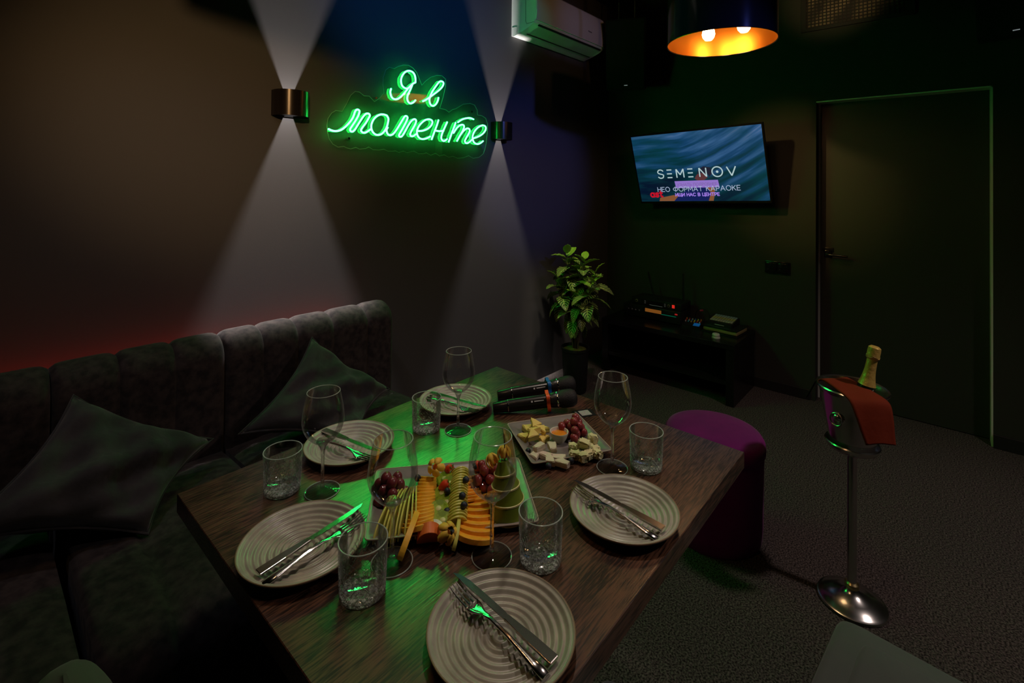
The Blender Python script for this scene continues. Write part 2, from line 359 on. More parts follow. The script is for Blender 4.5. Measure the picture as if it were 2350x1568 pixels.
def arc(cy, cz, r, a0, a1, n=7):
    return [(cy + r * math.cos(math.radians(a0 + (a1 - a0) * i / n)), cz + r * math.sin(math.radians(a0 + (a1 - a0) * i / n))) for i in range(n + 1)]
def sofa(name, label, backs, seats, top=.845):
    s = thing(name, label, 'sofa', (backs[0], 1.7, 0), 0, 'dark velvet sofa sections along the wall'); ox, oy = backs[0], 1.7
    prof = [(1.97 - .02, .36)] + [(1.97 + .0, .36 + k * .055) for k in range(1, 8)] + arc(2.045, top - .075, .075, 180, 40, 8) + [(2.13, .55), (2.13, .12)]
    prof = [(y - oy, z) for y, z in prof]
    bm = B(); channel_sheet(bm, [x - ox for x in backs], prof, .013); obj('backrest', bm, M['velvet'], s, True, 1.2)
    sp = [(1.98, .10), (1.98, .44), (1.90, .445), (1.8, .45), (1.7, .45), (1.6, .45), (1.5, .45), (1.40, .445)] + arc(1.335, .365, .078, 88, 178, 8) + [(1.256, .30), (1.262, .22), (1.275, .13), (1.30, .10)]
    sp = [(y - oy, z) for y, z in sp][::-1]
    bm = B(); channel_sheet(bm, [x - ox for x in seats], sp, .014); obj('seat', bm, M['velvet'], s, True, 1.2)
    bm = B(); box(bm, seats[0] - ox + .02, seats[-1] - ox - .02, 1.36 - oy, 1.96 - oy, .03, .11); obj('plinth', bm, M['blackm'], s, False)
    return s
sofa('sofa', 'dark velvet sofa section at the far left, left of the deep gap', [-.62, -.46, -.30, -.14, .03, .1945], [-.62, -.21, .182])
sofa('sofa', 'dark velvet sofa section behind the pillow with the drooping upper edge', [.1985, .358, .51, .660], [.205, .345, .655])
sofa('sofa', 'dark velvet sofa section at the right end behind the peaked pillow', [.668, .799, .935, 1.091, 1.255, 1.385], [.668, 1.02, 1.38])

def pillow(label, corners, thick, sag=.03, seed=1):
    A, Bc, C, D = [Vector(c) for c in corners]; cen = (A + Bc + C + D) / 4
    s = thing('throw_pillow', label, 'pillow', cen, 0, 'dark velvet throw pillows'); n = 22; nor = (C - A).cross(D - Bc).normalized()
    if nor.y > 0: nor = -nor
    bm = B(); g = {}; rr = random.Random(seed); ph = [rr.uniform(0, 6) for _ in range(6)]
    def pt(u, v, side):
        uu, vv = 2 * u - 1, 2 * v - 1
        pin = 1 - .17 * (1 - uu * uu) * abs(vv) ** 3; pin2 = 1 - .17 * (1 - vv * vv) * abs(uu) ** 3
        u2, v2 = .5 + uu * pin2 / 2, .5 + vv * pin / 2
        p = (A * (1 - u2) + Bc * u2) * (1 - v2) + (D * (1 - u2) + C * u2) * v2
        h = (max(0, 1 - uu * uu) * max(0, 1 - vv * vv)) ** .42
        w_ = .016 * math.sin(5 * uu + 3 * vv + ph[0]) + .012 * math.sin(9 * uu - 6 * vv + ph[1]) + 0.010 * math.sin(-8 * uu - 9 * vv + ph[2])
        return p - cen + nor * side * (thick * h + w_ * h)
    for side in (1, -1):
        for i in range(n + 1):
            for j in range(n + 1):
                edge = i in (0, n) or j in (0, n)
                if edge and side == -1: g[(i, j, -1)] = g[(i, j, 1)]; continue
                g[(i, j, side)] = bm.verts.new(pt(i / n, j / n, side))
        for i in range(n):
            for j in range(n): bm.faces.new([g[k] for k in ((i, j, side), (i + 1, j, side), (i + 1, j + 1, side), (i, j + 1, side))])
    obj('cushion', bm, M['pillow'], s, True, 2)
    ring = [pt(t / 12, 0, 1) for t in range(12)] + [pt(1, t / 12, 1) for t in range(12)] + [pt(1 - t / 12, 1, 1) for t in range(12)] + [pt(0, 1 - t / 12, 1) for t in range(12)]
    obj('piping', tb(ring, .004, 6, closed=True), M['pillow'], s)
    return s
pillow('large dark velvet pillow slumped against the sofa, at the far left of the picture', [(.235, 1.885, .80), (.575, 1.81, .57), (.36, 1.62, .462), (-.02, 1.68, .60)], .075, seed=3)
pillow('dark velvet pillow standing on its corner with its peak up, behind the plates', [(.955, 1.90, .80), (1.27, 1.82, .52), (.98, 1.60, .485), (.635, 1.76, .58)], .065, seed=8)

# red LED strip tucked between sofa and wall
ls = obj('led_strip', bx(-.6, 1.26, 2.150, 2.158, .745, .753), M['red']); tag(ls, 'red glowing light strip along the wall behind the sofa backrests', 'light strip')

# ------------------------------------------------------------------ dining table
TX0, TX1, TY0, TY1 = .324, 1.328, .375, 1.233
t = thing('dining_table', 'square dark oak veneer dining table laid for five', 'table', ((TX0 + TX1) / 2, (TY0 + TY1) / 2, 0)); cx, cy = t.location.x, t.location.y
obj('tabletop', bx(TX0 - cx, TX1 - cx, TY0 - cy, TY1 - cy, .71, .75, bev=.0012, seg=1), M['wood'], t, False)
obj('pedestal', bx(-.05, .05, -.05, .05, .02, .70, bev=.004, seg=1), M['legm'], t, False)
obj('base_plate', bx(-.25, .25, -.25, .25, 0, .02, bev=.003, seg=1), M['legm'], t, False)
obj('top_bracket', bx(-.20, .20, -.20, .20, .70, .71), M['legm'], t, False)

# ------------------------------------------------------------------ seats round the table
def soft_box(bm, w, d, z0, z1, r=.04, mtx=None, e=16, puff=.012):
    N = 48; base = superellipse(1, 1, N, e); rings = []
    prof = [(0.0, z0), (-.0, z0 + .01)] + [(-r + r * math.sin(a), z1 - r + r * math.cos(a)) for a in [PI / 2 * (1 - k / 5) for k in range(6)]] + [(-r - .06, z1 + puff * .6), (-r - .14, z1 + puff)]
    lim = -min(w, d) * .42
    for dr, z in prof: dr = max(dr, lim * (1 if z < z1 else 1.1)); rings.append([bm.verts.new((x * (w + 2 * dr), y * (d + 2 * dr), z)) for x, y in base])
    for a, b in zip(rings, rings[1:]):
        for i in range(N): bm.faces.new((a[i], a[(i + 1) % N], b[(i + 1) % N], b[i]))
    bm.faces.new(rings[0][::-1]); bm.faces.new(rings[-1])
    if mtx is not None: bmesh.ops.transform(bm, matrix=mtx, verts=[v for q in rings for v in q])
def stool(label, loc, rz, w=.46, d=.46, h=.455):
    s = thing('upholstered_stool', label, 'stool', loc, rz, 'grey green velvet stools')
    bm = B(); soft_box(bm, w, d, h - .12, h - .012, .02); obj('seat', bm, M['grey'], s)
    bm = B(); soft_box(bm, w - .11, d - .11, h - .02, h, .015); obj('seat_pad', bm, M['grey'], s)
    for sx in (-1, 1):
        for sy in (-1, 1): obj('leg', tb([(sx * (w / 2 - .06), sy * (d / 2 - .06), h - .12), (sx * (w / 2 - .05), sy * (d / 2 - .05), 0)], [.018, .012], 12), M['legm'], s)
    return s
stool('grey green velvet stool with stitched top, at the bottom right by the champagne stand', (1.115, -.03, 0), math.radians(-5))
stool('grey green velvet stool of which one corner shows under the near table edge', (.675, .292, 0), 0, .42, .44)
c = thing('armchair', 'grey green chair whose rounded backrest shows at the bottom left corner', 'chair', (.225, .715, 0))
bm = B(); soft_box(bm, .34, .42, .36, .45, .03, T(.055, 0, 0)); obj('seat', bm, M['grey'], c)
bm = B(); soft_box(bm, .115, .50, .40, .735, .045, T(-.115, 0, 0), e=3.2, puff=.004); obj('backrest', bm, M['grey'], c)
for sx in (-1, 1):
    for sy in (-1, 1): obj('leg', tb([(sx * .14 + .07, sy * .16, .36), (sx * .17 + .07, sy * .18, 0)], [.016, .011], 12), M['legm'], c)

p = thing('pouf', 'round purple velvet pouf beside the far corner of the table', 'stool', (2.105, .716, 0))
bm = B(); lathe(bm, [(0, 0), (.178, 0), (.184, .012), (.187, .06), (.189, .30), (.191, .345)], 72); obj('body', bm, M['purple'], p)
bm = B(); lathe(bm, [(.19, .345), (.1955, .352), (.1965, .37), (.194, .388), (.183, .405), (.16, .414), (.10, .42), (0, .422)], 72); obj('seat', bm, M['purple'], p)
bm = B(); lathe(bm, [(.1905 + .003 * math.cos(a), .348 + .003 * math.sin(a)) for a in [2 * PI * k / 8 for k in range(8)]], 72, close=True); obj('piping', bm, M['purple'], p)

# ------------------------------------------------------------------ wall sconces
def sconce(label, x, z, yl, power):
    s = thing('wall_sconce', label, 'wall lamp', (x, WY, z), 0, 'black up and down wall sconces')
    h = .056
    # D-shaped shell, open top and bottom
    out = [(-.075, 0), (-.075, -.03)] + [(.075 * math.cos(a), -.03 - .065 * math.sin(a)) for a in [PI - PI * k / 16 for k in range(17)]] + [(.075, 0)]
    bm = B(); t_ = .0025
    inn = [(x_ * (1 - t_ / .075), y_ + (t_ if y_ < -.035 else 0)) for x_, y_ in out]
    vs = [[bm.verts.new((q[0], q[1], zz)) for q in src] for src, zz in ((out, -h), (out, h), (inn, h), (inn, -h))]
    for a, b in zip(vs, vs[1:] + vs[:1]):
        for i in range(len(out) - 1): bm.faces.new((a[i], a[i + 1], b[i + 1], b[i]))
    obj('housing', bm, M['gloss_br'], s, True, .6)
    obj('back_plate', bx(-.072, .072, -.004, -.0005, -h, h), M['black'], s, False)
    for sg in (-1, 1):      # lens plate with a slot: the flaps that shape the beam
        bm = B(); z0, z1 = sorted((sg * (h - .004), sg * (h - .007))); sl = .0195
        lft = [q for q in inn if q[0] <= -sl]; rgt = [q for q in inn if q[0] >= sl]
        pass
        prism(bm, [(-sl, -.004)] + [(-.073, -.004)] + lft[1:] + [(-sl, yl + .003)], z0, z1)
        prism(bm, [(sl, yl + .003)] + rgt[:-1] + [(.073, -.004), (sl, -.004)], z0, z1)
        mid = [q for q in inn if -sl < q[0] < sl and q[1] < -.05]
        prism(bm, [(sl, yl + .003), (-sl, yl + .003)] + [lft[-1]] + mid + [rgt[0]], z0, z1)
        obj('beam_flap', bm, M['black'], s, False)
        obj('lens', bx(-sl, sl, yl + .006, -.006, sg * (h - .0085) - .0006, sg * (h - .0085) + .0006), thin_glass('lens_glass', (1, 1, 1), .1, .3, .02), s, False)
    L = light('sconce_bulb', 'POINT', (0, -.045, 0), None, power, (1, .93, .90), .0035); L.parent = s
    nt = None
    L.data.use_nodes = True; nt = L.data.node_tree; em = nt.nodes['Emission']; fo = nt.nodes.new('ShaderNodeLightFalloff')
    fo.inputs['Strength'].default_value = power; nt.links.new(fo.outputs['Constant'], em.inputs['Strength']); L.data.energy = 1
    return s
M['gloss_br'] = mat('sconce_black_satin', (.03, .024, .02), .25, .6)
sconce('black half-round wall sconce with up and down beams, left of the neon sign', .985, 1.771, -.056, SCONCE)
sconce('black half-round wall sconce with up and down beams, right of the neon sign', 2.375, 1.774, -.047, SCONCE * .8)

# ------------------------------------------------------------------ neon sign
STROKES=[[(1.5,1.919),(1.495,1.901),(1.499,1.883),(1.509,1.87),(1.527,1.866),(1.548,1.874),(1.571,1.894),(1.595,1.921),(1.619,1.948),(1.641,1.968),(1.657,1.977)],[(1.657,1.977),(1.656,1.999),(1.649,2.019),(1.634,2.031),(1.613,2.033),(1.591,2.024),(1.574,2.006),(1.563,1.984),(1.562,1.963),(1.569,1.945),(1.584,1.936),(1.601,1.935),(1.618,1.945),(1.636,1.96)],[(1.636,1.96),(1.622,1.93),(1.608,1.904),(1.603,1.883),(1.609,1.865),(1.625,1.857),(1.644,1.866),(1.659,1.88)],[(1.708,1.88),(1.731,1.892),(1.763,1.914),(1.8,1.941),(1.833,1.967),(1.852,1.989),(1.857,2.007),(1.844,2.014),(1.827,2.009),(1.808,1.988),(1.789,1.964),(1.773,1.941),(1.76,1.914),(1.755,1.892),(1.761,1.873),(1.774,1.864),(1.79,1.867),(1.806,1.881),(1.817,1.901),(1.821,1.918)],[(1.154,1.675),(1.169,1.67),(1.191,1.668),(1.214,1.674),(1.233,1.686),(1.252,1.704),(1.272,1.728),(1.284,1.749),(1.291,1.77),(1.297,1.78),(1.307,1.785),(1.316,1.78),(1.315,1.768),(1.308,1.75),(1.292,1.723),(1.276,1.699),(1.267,1.684),(1.27,1.675),(1.281,1.674),(1.293,1.685),(1.309,1.71),(1.329,1.741),(1.345,1.762),(1.357,1.771),(1.37,1.771),(1.375,1.762),(1.368,1.748),(1.352,1.722),(1.335,1.7),(1.327,1.686),(1.331,1.677),(1.344,1.673),(1.359,1.679),(1.382,1.695)],[(1.475,1.775),(1.453,1.778),(1.431,1.773),(1.407,1.757),(1.39,1.733),(1.384,1.71),(1.389,1.688),(1.404,1.673),(1.423,1.669),(1.445,1.676),(1.463,1.693),(1.476,1.715),(1.483,1.739),(1.485,1.76),(1.475,1.775)],[(1.483,1.714),(1.475,1.699),(1.481,1.681),(1.495,1.674),(1.516,1.682),(1.536,1.705),(1.559,1.739),(1.578,1.768),(1.587,1.781),(1.598,1.786),(1.607,1.778),(1.6,1.759),(1.581,1.725),(1.562,1.695),(1.553,1.679),(1.558,1.671),(1.572,1.675),(1.589,1.698),(1.612,1.736),(1.632,1.762),(1.649,1.774),(1.661,1.773),(1.664,1.761),(1.652,1.736),(1.635,1.71),(1.626,1.691),(1.63,1.681),(1.645,1.681),(1.665,1.694)],[(1.676,1.712),(1.708,1.716),(1.744,1.73),(1.768,1.749),(1.779,1.769),(1.773,1.781),(1.754,1.785),(1.728,1.778),(1.702,1.759),(1.682,1.737),(1.671,1.713),(1.673,1.693),(1.684,1.677),(1.706,1.67),(1.735,1.675),(1.765,1.689)],[(1.823,1.789),(1.811,1.756),(1.793,1.716),(1.774,1.672)],[(1.803,1.726),(1.831,1.725),(1.864,1.731)],[(1.889,1.784),(1.872,1.753),(1.853,1.717),(1.845,1.69),(1.852,1.675),(1.868,1.671),(1.89,1.685)],[(1.955,1.787),(1.944,1.762),(1.924,1.719),(1.901,1.667)],[(1.938,1.722),(1.962,1.753),(1.988,1.773),(2.011,1.78),(2.023,1.772),(2.016,1.749),(1.992,1.715),(1.966,1.677)],[(1.986,1.708),(2.016,1.74),(2.043,1.759),(2.062,1.761),(2.071,1.749),(2.059,1.726),(2.038,1.697),(2.031,1.681),(2.042,1.671),(2.063,1.676),(2.092,1.697)],[(1.972,1.79),(2.003,1.809),(2.039,1.822),(2.076,1.827),(2.103,1.822)],[(2.099,1.704),(2.142,1.718),(2.181,1.738),(2.207,1.764),(2.21,1.784),(2.193,1.793),(2.167,1.789),(2.135,1.771),(2.109,1.746),(2.096,1.72),(2.097,1.697),(2.11,1.679),(2.136,1.672),(2.162,1.679),(2.188,1.695)]]
OUT=[(1.23,1.768),(1.197,1.768),(1.175,1.753),(1.158,1.726),(1.153,1.694),(1.156,1.66),(1.165,1.629),(1.184,1.606),(1.211,1.594),(1.242,1.599),(1.256,1.593),(1.278,1.589),(1.306,1.598),(1.327,1.591),(1.36,1.596),(1.379,1.605),(1.403,1.593),(1.438,1.593),(1.467,1.599),(1.492,1.591),(1.519,1.592),(1.54,1.595),(1.561,1.588),(1.59,1.596),(1.614,1.59),(1.661,1.6),(1.695,1.588),(1.726,1.59),(1.746,1.596),(1.778,1.584),(1.813,1.597),(1.844,1.583),(1.877,1.592),(1.912,1.58),(1.947,1.587),(1.982,1.577),(2.031,1.582),(2.074,1.597),(2.112,1.583),(2.163,1.591),(2.203,1.616),(2.222,1.664),(2.234,1.736),(2.237,1.807),(2.219,1.843),(2.186,1.855),(2.146,1.855),(2.143,1.885),(2.12,1.914),(2.081,1.919),(2.026,1.907),(1.966,1.872),(1.937,1.862),(1.911,1.844),(1.885,1.856),(1.84,1.859),(1.853,1.893),(1.867,1.933),(1.883,1.996),(1.882,2.035),(1.854,2.05),(1.815,2.045),(1.772,2.027),(1.735,1.998),(1.709,1.971),(1.694,1.999),(1.673,2.036),(1.647,2.056),(1.617,2.065),(1.583,2.06),(1.55,2.046),(1.527,2.031),(1.494,2.031),(1.472,2.012),(1.458,1.971),(1.457,1.932),(1.464,1.893),(1.434,1.858),(1.408,1.839),(1.377,1.863),(1.348,1.86),(1.322,1.875),(1.298,1.875),(1.274,1.852),(1.255,1.813)]
sg = thing('neon_sign', 'green neon lettering on a clear acrylic plate, between the two wall sconces', 'neon sign', (1.75, WY - .03, 1.75)); ox, oz = 1.75, 1.75
pts = [(x - ox, z - oz) for x, z in OUT]
bm = B(); prism(bm, pts, 0, .005, Rx(PI / 2)); obj('acrylic_plate', bm, M['acryl'], sg, False)
bm = B(); tube(bm, [(x, -.0025, z) for x, z in pts], .0016, 5, closed=True); obj('plate_edge', bm, mat('acrylic_edge', (.3, .42, .36), .3), sg)
M['sleeve'] = mat('tube_sleeve', (.04, .05, .045), .6)
for st in STROKES:
    q = [(x - ox, -.013, z - oz) for x, z in st]
    q = spline(q, 4) if len(q) > 2 else q
    obj('neon_tube', tb(q, .0042, 8), M['neon'], sg)
    obj('tube_backing', tb([(a.x if hasattr(a, 'x') else a[0], -.0075, a.z if hasattr(a, 'z') else a[2]) for a in q], .0030, 6), M['sleeve'], sg)
for x, z in ((1.27, 1.64), (2.19, 1.66), (1.42, 1.86), (2.1, 1.87), (1.62, 2.02)):
    bm = lt([(0, 0), (.006, 0), (.006, .0295), (0, .0295)], 12, T(x - ox, 0, z - oz) @ Rx(-PI / 2)); obj('stand_off', bm, M['chrome'], sg)
bm = B(); tube(bm, spline([(1.595 - ox, .010, 1.93 - oz), (1.592 - ox, .012, 1.89 - oz), (1.60 - ox, .012, 1.87 - oz), (1.585 - ox, .006, 1.845 - oz)], 5), .0018, 6); obj('cable', bm, M['black'], sg)

# ------------------------------------------------------------------ air conditioner
a = thing('air_conditioner', 'white split air conditioner mounted high on the left wall', 'air conditioner', (2.93, WY, 2.58))
xs0, xs1 = -.435, .435
prof = [(0, -.142), (-.02, -.148), (-.10, -.128), (-.165, -.105), (-.195, -.088), (-.205, -.07), (-.212, 0), (-.208, .08), (-.195, .13), (-.17, .155), (0, .155)]
bm = B(); A_ = [bm.verts.new((xs0, y, z)) for y, z in prof]; B_ = [bm.verts.new((xs1, y, z)) for y, z in prof]
bm.faces.new(A_[::-1]); bm.faces.new(B_)
for i in range(len(prof)): j = (i + 1) % len(prof); bm.faces.new((A_[i], A_[j], B_[j], B_[i]))
obj('housing', bm, M['white'], a, True, .45)
fp = [(-.2135, -.072), (-.2185, -.03), (-.2185, .04), (-.2145, .10), (-.199, .143), (-.175, .163), (-.17, .158), (-.195, .135), (-.2085, .08), (-.2125, 0), (-.2060, -.07)]
bm = B(); A_ = [bm.verts.new((xs0 + .004, y, z)) for y, z in fp]; B_ = [bm.verts.new((xs1 - .004, y, z)) for y, z in fp]
bm.faces.new(A_[::-1]); bm.faces.new(B_)
for i in range(len(fp)): j = (i + 1) % len(fp); bm.faces.new((A_[i], A_[j], B_[j], B_[i]))
obj('front_panel', bm, M['white'], a, True, .45)
gap = mat('outlet_dark', (.02, .02, .02), .5)
bm = B()
for (ya, za), (yb, zb) in (((-.200, -.0885), (-.188, -.0975)), ((-.098, -.1325), (-.090, -.1350))):
    q = [bm.verts.new(v) for v in ((xs0 + .05, ya, za), (xs1 - .03, ya, za), (xs1 - .03, yb, zb), (xs0 + .05, yb, zb))]; bm.faces.new(q)
obj('outlet_gap', bm, gap, a, False)
bm = B()
q = [bm.verts.new(v) for v in ((xs0 + .06, -.186, -.1000), (xs1 - .035, -.186, -.1000), (xs1 - .035, -.102, -.1320), (xs0 + .06, -.102, -.1320))]; f = bm.faces.new(q)
bmesh.ops.solidify(bm, geom=[f], thickness=.003)
obj('louvre', bm, M['white'], a, False)
bm = B()
for k, (dx, dz) in enumerate(((0, 0), (.010, 0), (.020, 0), (.030, .0), (.040, 0))): box(bm, .19 + dx, .196 + dx, -.2195, -.2184, -.004, .004 if k else .007)
obj('logo', bm, M['black'], a, False)
bm = B(); box(bm, .405, .413, -.2185, -.2160, -.062, -.050); obj('indicator', bm, M['black'], a, False)
bm = B(); tube(bm, [(xs0 - .0005, -.008, -.085), (xs0 - .0005, -.045, -.085), (xs0 - .0005, -.052, -.095), (xs0 - .0005, -.050, -.128)], .0012, 5); tube(bm, [(xs0 - .0005, -.125, .15), (xs0 - .0005, -.125, -.065), (xs0 - .0005, -.135, -.085), (xs0 - .0005, -.20, -.085)], .0012, 5)
obj('seam', bm, gap, a)

# ------------------------------------------------------------------ pendant lamps
def pendant(label, x, y, z, r=.265, lid=False):
    s = thing('pendant_lamp', label, 'pendant lamp', (x, y, z), 0, 'black drum pendant lamps with gold lining')
    h = .26
    bm = B(); lathe(bm, [(r - .002, 0), (r, 0), (r, h), (r - .002, h)], 96, close=True); obj('lamp_shade', bm, M['gloss'], s)
    bm = B(); lathe(bm, [(r - .0035, .002), (r - .0025, .002), (r - .0025, h), (r - .0035, h)], 96, close=True); obj('shade_lining', bm, M['gin'], s)
    bm = B(); lathe(bm, [(r + .002 * math.cos(q), .001 + .002 * math.sin(q)) for q in [2 * PI * k / 8 for k in range(8)]], 96, close=True); obj('shade_rim', bm, M['gin'], s)
    bm = B()
    for k in range(3): q = 2 * PI * k / 3 + .4; tube(bm, [(0, 0, h - .02), (r * .99 * math.cos(q), r * .99 * math.sin(q), h - .02)], .003, 8)
    lathe(bm, [(0, h - .05), (.03, h - .05), (.03, h), (0, h)], 24); obj('spider', bm, M['chrome'], s)
    for k in range(3):
        q = 2 * PI * k / 3 + .9; bx_, by_ = .11 * math.cos(q), .11 * math.sin(q)
        bm = B(); tube(bm, [(0, 0, h - .035), (bx_ * .8, by_ * .8, h - .04)], .005, 8); lathe(bm, [(0, .20), (.016, .20), (.018, .15), (0, .15)], 16, T(bx_, by_, 0)); sk = obj('bulb_socket', bm, M['chrome'], s)
        bm = B(); lathe(bm, [(0, .045), (.018, .049), (.029, .063), (.033, .08), (.030, .10), (.02, .125), (.014, .15), (0, .15)], 20, T(bx_, by_, 0)); obj('bulb', bm, M['bulb'], sk)
    if lid: obj('added_light_lid', lt([(0, h - .004), (r - .003, h - .004), (r - .003, h - .002), (0, h - .002)], 64), M['gloss'], s)  # lid added to stop upward light and keep the wall above dark
    obj('suspension_rod', lt([(0, h), (.006, h), (.006, ZC - z - .02), (0, ZC - z - .02)], 12), M['black'], s)
    obj('ceiling_rose', lt([(0, ZC - z), (.06, ZC - z), (.06, ZC - z - .02), (0, ZC - z - .025)], 24), M['black'], s)
    return s
pendant('black drum pendant lamp with a gold lining, hanging right of the air conditioner', 2.61, .862, 2.165)
pendant('black drum pendant lamp above the table, above the top edge of the picture', .40, .98, 2.20, lid=True)

# ------------------------------------------------------------------ television
PW, PH = .94, .94 * 9 / 16
tv = thing('television', 'flat screen television on a wall bracket, tilted downwards', 'television', (3.56, 1.348, 1.567), 0, None)
py, pp, pr_ = math.radians(-.209), math.radians(17.1), math.radians(2.17)
n_ = Vector((-math.cos(py) * math.cos(pp), math.sin(py) * math.cos(pp), -math.sin(pp))); r_ = Vector((-math.sin(py), -math.cos(py), 0)); u_ = r_.cross(n_).normalized()
if u_.z < 0: u_ = -u_
r2 = r_ * math.cos(pr_) + u_ * math.sin(pr_); u2 = u_ * math.cos(pr_) - r_ * math.sin(pr_)
mm = Matrix((r2, u2, r2.cross(u2))).transposed()      # local x = right, y = up, z = out of the screen
tv.rotation_euler = mm.to_euler()
obj('casing', bx(-PW / 2 - .008, PW / 2 + .008, -PH / 2 - .016, PH / 2 + .008, -.035, -.002, bev=.004), M['black'], tv)
bm = B()
for a_ in ((-PW / 2 - .008, PW / 2 + .008, PH / 2, PH / 2 + .008), (-PW / 2 - .008, PW / 2 + .008, -PH / 2 - .016, -PH / 2), (-PW / 2 - .008, -PW / 2, -PH / 2, PH / 2), (PW / 2, PW / 2 + .008, -PH / 2, PH / 2)): box(bm, *a_, -.002, .003)
obj('bezel', bm, M['gloss'], tv, False)
def screen_mat():
    m = bpy.data.materials.new('screen_picture'); m.use_nodes = True; nt = m.node_tree; b = nt.nodes['Principled BSDF']
    b.inputs['Base Color'].default_value = (.01, .01, .01, 1); b.inputs['Roughness'].default_value = .15
    tc = nt.nodes.new('ShaderNodeTexCoord'); sp = nt.nodes.new('ShaderNodeSeparateXYZ'); nt.links.new(tc.outputs['Object'], sp.inputs[0])
    def mth(op, a, b_=None, c=None):
        k = nt.nodes.new('ShaderNodeMath'); k.operation = op
        for i, v in enumerate((a, b_, c)):
            if v is None: continue
            if isinstance(v, (int, float)): k.inputs[i].default_value = v
            else: nt.links.new(v, k.inputs[i])
        return k.outputs[0]
    # long streaks, level at the left and bending upwards to the right
    xr = mth('MAXIMUM', mth('SUBTRACT', sp.outputs[0], -.12), 0.0)
    v_ = mth('SUBTRACT', sp.outputs[1], mth('MULTIPLY', mth('POWER', xr, 1.4), .55))
    cb = nt.nodes.new('ShaderNodeCombineXYZ'); nt.links.new(mth('MULTIPLY', sp.outputs[0], 1.1), cb.inputs[0]); nt.links.new(mth('MULTIPLY', v_, 9.0), cb.inputs[1])
    n1 = nt.nodes.new('ShaderNodeTexNoise'); n1.inputs['Scale'].default_value = 1.7; n1.inputs['Detail'].default_value = 5; nt.links.new(cb.outputs[0], n1.inputs['Vector'])
    r1 = nt.nodes.new('ShaderNodeValToRGB'); e = r1.color_ramp.elements
    e[0].position = .30; e[0].color = (.001, .008, .028, 1); e[1].position = .80; e[1].color = (.17, .24, .42, 1)
    for pos, c in ((.44, (.002, .035, .055, 1)), (.56, (.008, .06, .16, 1)), (.68, (.04, .13, .30, 1))): k = e.new(pos); k.color = c
    hgt = mth('MULTIPLY_ADD', sp.outputs[1], .48, mth('MULTIPLY', sp.outputs[0], .10))
    nt.links.new(mth('ADD', n1.outputs['Fac'], hgt), r1.inputs[0])
    n2 = nt.nodes.new('ShaderNodeTexNoise'); n2.inputs['Scale'].default_value = 3.2; nt.links.new(tc.outputs['Object'], n2.inputs['Vector'])
    mx = nt.nodes.new('ShaderNodeMix'); mx.data_type = 'RGBA'; mx.blend_type = 'MIX'
    f = mth('MULTIPLY', mth('SUBTRACT', n2.outputs['Fac'], .42), 3.0); k = nt.nodes.new('ShaderNodeClamp'); nt.links.new(f, k.inputs[0]); nt.links.new(mth('MULTIPLY', k.outputs[0], .6), mx.inputs[0])
    nt.links.new(r1.outputs[0], mx.inputs[6]); mx.inputs[7].default_value = (.0, .05, .06, 1)
    nt.links.new(mx.outputs[2], b.inputs['Emission Color']); b.inputs['Emission Strength'].default_value = .78
    return m
bm = B(); q = [bm.verts.new(v) for v in ((-PW / 2, -PH / 2, 0), (PW / 2, -PH / 2, 0), (PW / 2, PH / 2, 0), (-PW / 2, PH / 2, 0))]; bm.faces.new(q)
scr = obj('screen', bm, screen_mat(), tv, False)
def em(name, c, s=1.0):
    return mat(name, (.01, .01, .01), .4, emit=c, estr=s)
def patch(name, pts, z, m):
    bm = B(); prism(bm, pts, z, z + .0002); return obj(name, bm, m, scr, False)
wht = em('screen_white', (.42, .56, .58))
skin = em('screen_skin', (.22, .08, .03)); dk = em('screen_navy', (.006, .012, .09))
patch('pictured_arm', [(-.32, -.262), (-.31, -.235), (-.20, -.215), (-.13, -.215), (-.16, -.235), (-.20, -.262)], .0002, skin)
patch('pictured_arm', [(.06, -.262), (.07, -.20), (.055, -.135), (.085, -.115), (.115, -.15), (.11, -.21), (.095, -.262)], .0002, skin)
patch('pictured_shirt', [(-.20, -.262), (-.15, -.21), (-.06, -.16), (.05, -.15), (.085, -.20), (.06, -.262)], .0003, dk)
patch('pictured_face', [(-.02, -.09), (.00, -.06), (.03, -.05), (.07, -.055), (.075, -.085), (.045, -.105), (.0, -.105)], .0002, em('screen_face', (.10, .03, .035)))
patch('pictured_hair', [(.0, -.055), (.02, -.02), (.055, .0), (.10, -.01), (.115, -.05), (.09, -.08), (.075, -.055), (.03, -.05)], .0004, em('screen_hair', (.012, .012, .03)))
patch('button_shape', [(-.175, -.105), (.145, -.105), (.15, -.16), (-.17, -.16)], .0006, em('screen_violet', (.27, .16, .55)))
def bar(bm, x0, y0, x1, y1, w_): # flat stroke
    d_ = Vector((x1 - x0, y1 - y0)); n = Vector((-d_.y, d_.x)).normalized() * w_ / 2
    prism(bm, [(x0 - n.x, y0 - n.y), (x1 - n.x, y1 - n.y), (x1 + n.x, y1 + n.y), (x0 + n.x, y0 + n.y)], .0008, .0011)
def flat_path(bm, pts, w_, closed=False):
    n = len(pts)
    for i in range(n if closed else n - 1): bar(bm, *pts[i], *pts[(i + 1) % n], w_)
lt_w = .0085; y0, y1 = -.078, -.012; sl = .03    # the lettering climbs slightly with the picture
def ty(x): return 0.0
bm = B(); cxS = -.275
sp_ = [(cxS + .022, y1 - .012), (cxS + .010, y1 - .001), (cxS - .010, y1 - .001), (cxS - .021, y1 - .014), (cxS - .016, y1 - .027), (cxS + .014, (y0 + y1) / 2 - .004), (cxS + .022, y0 + .022), (cxS + .014, y0 + .004), (cxS - .008, y0 + .001), (cxS - .022, y0 + .012)]
flat_path(bm, [(p_.x, p_.y) for p_ in spline([(x, y, 0) for x, y in sp_], 4)], lt_w)
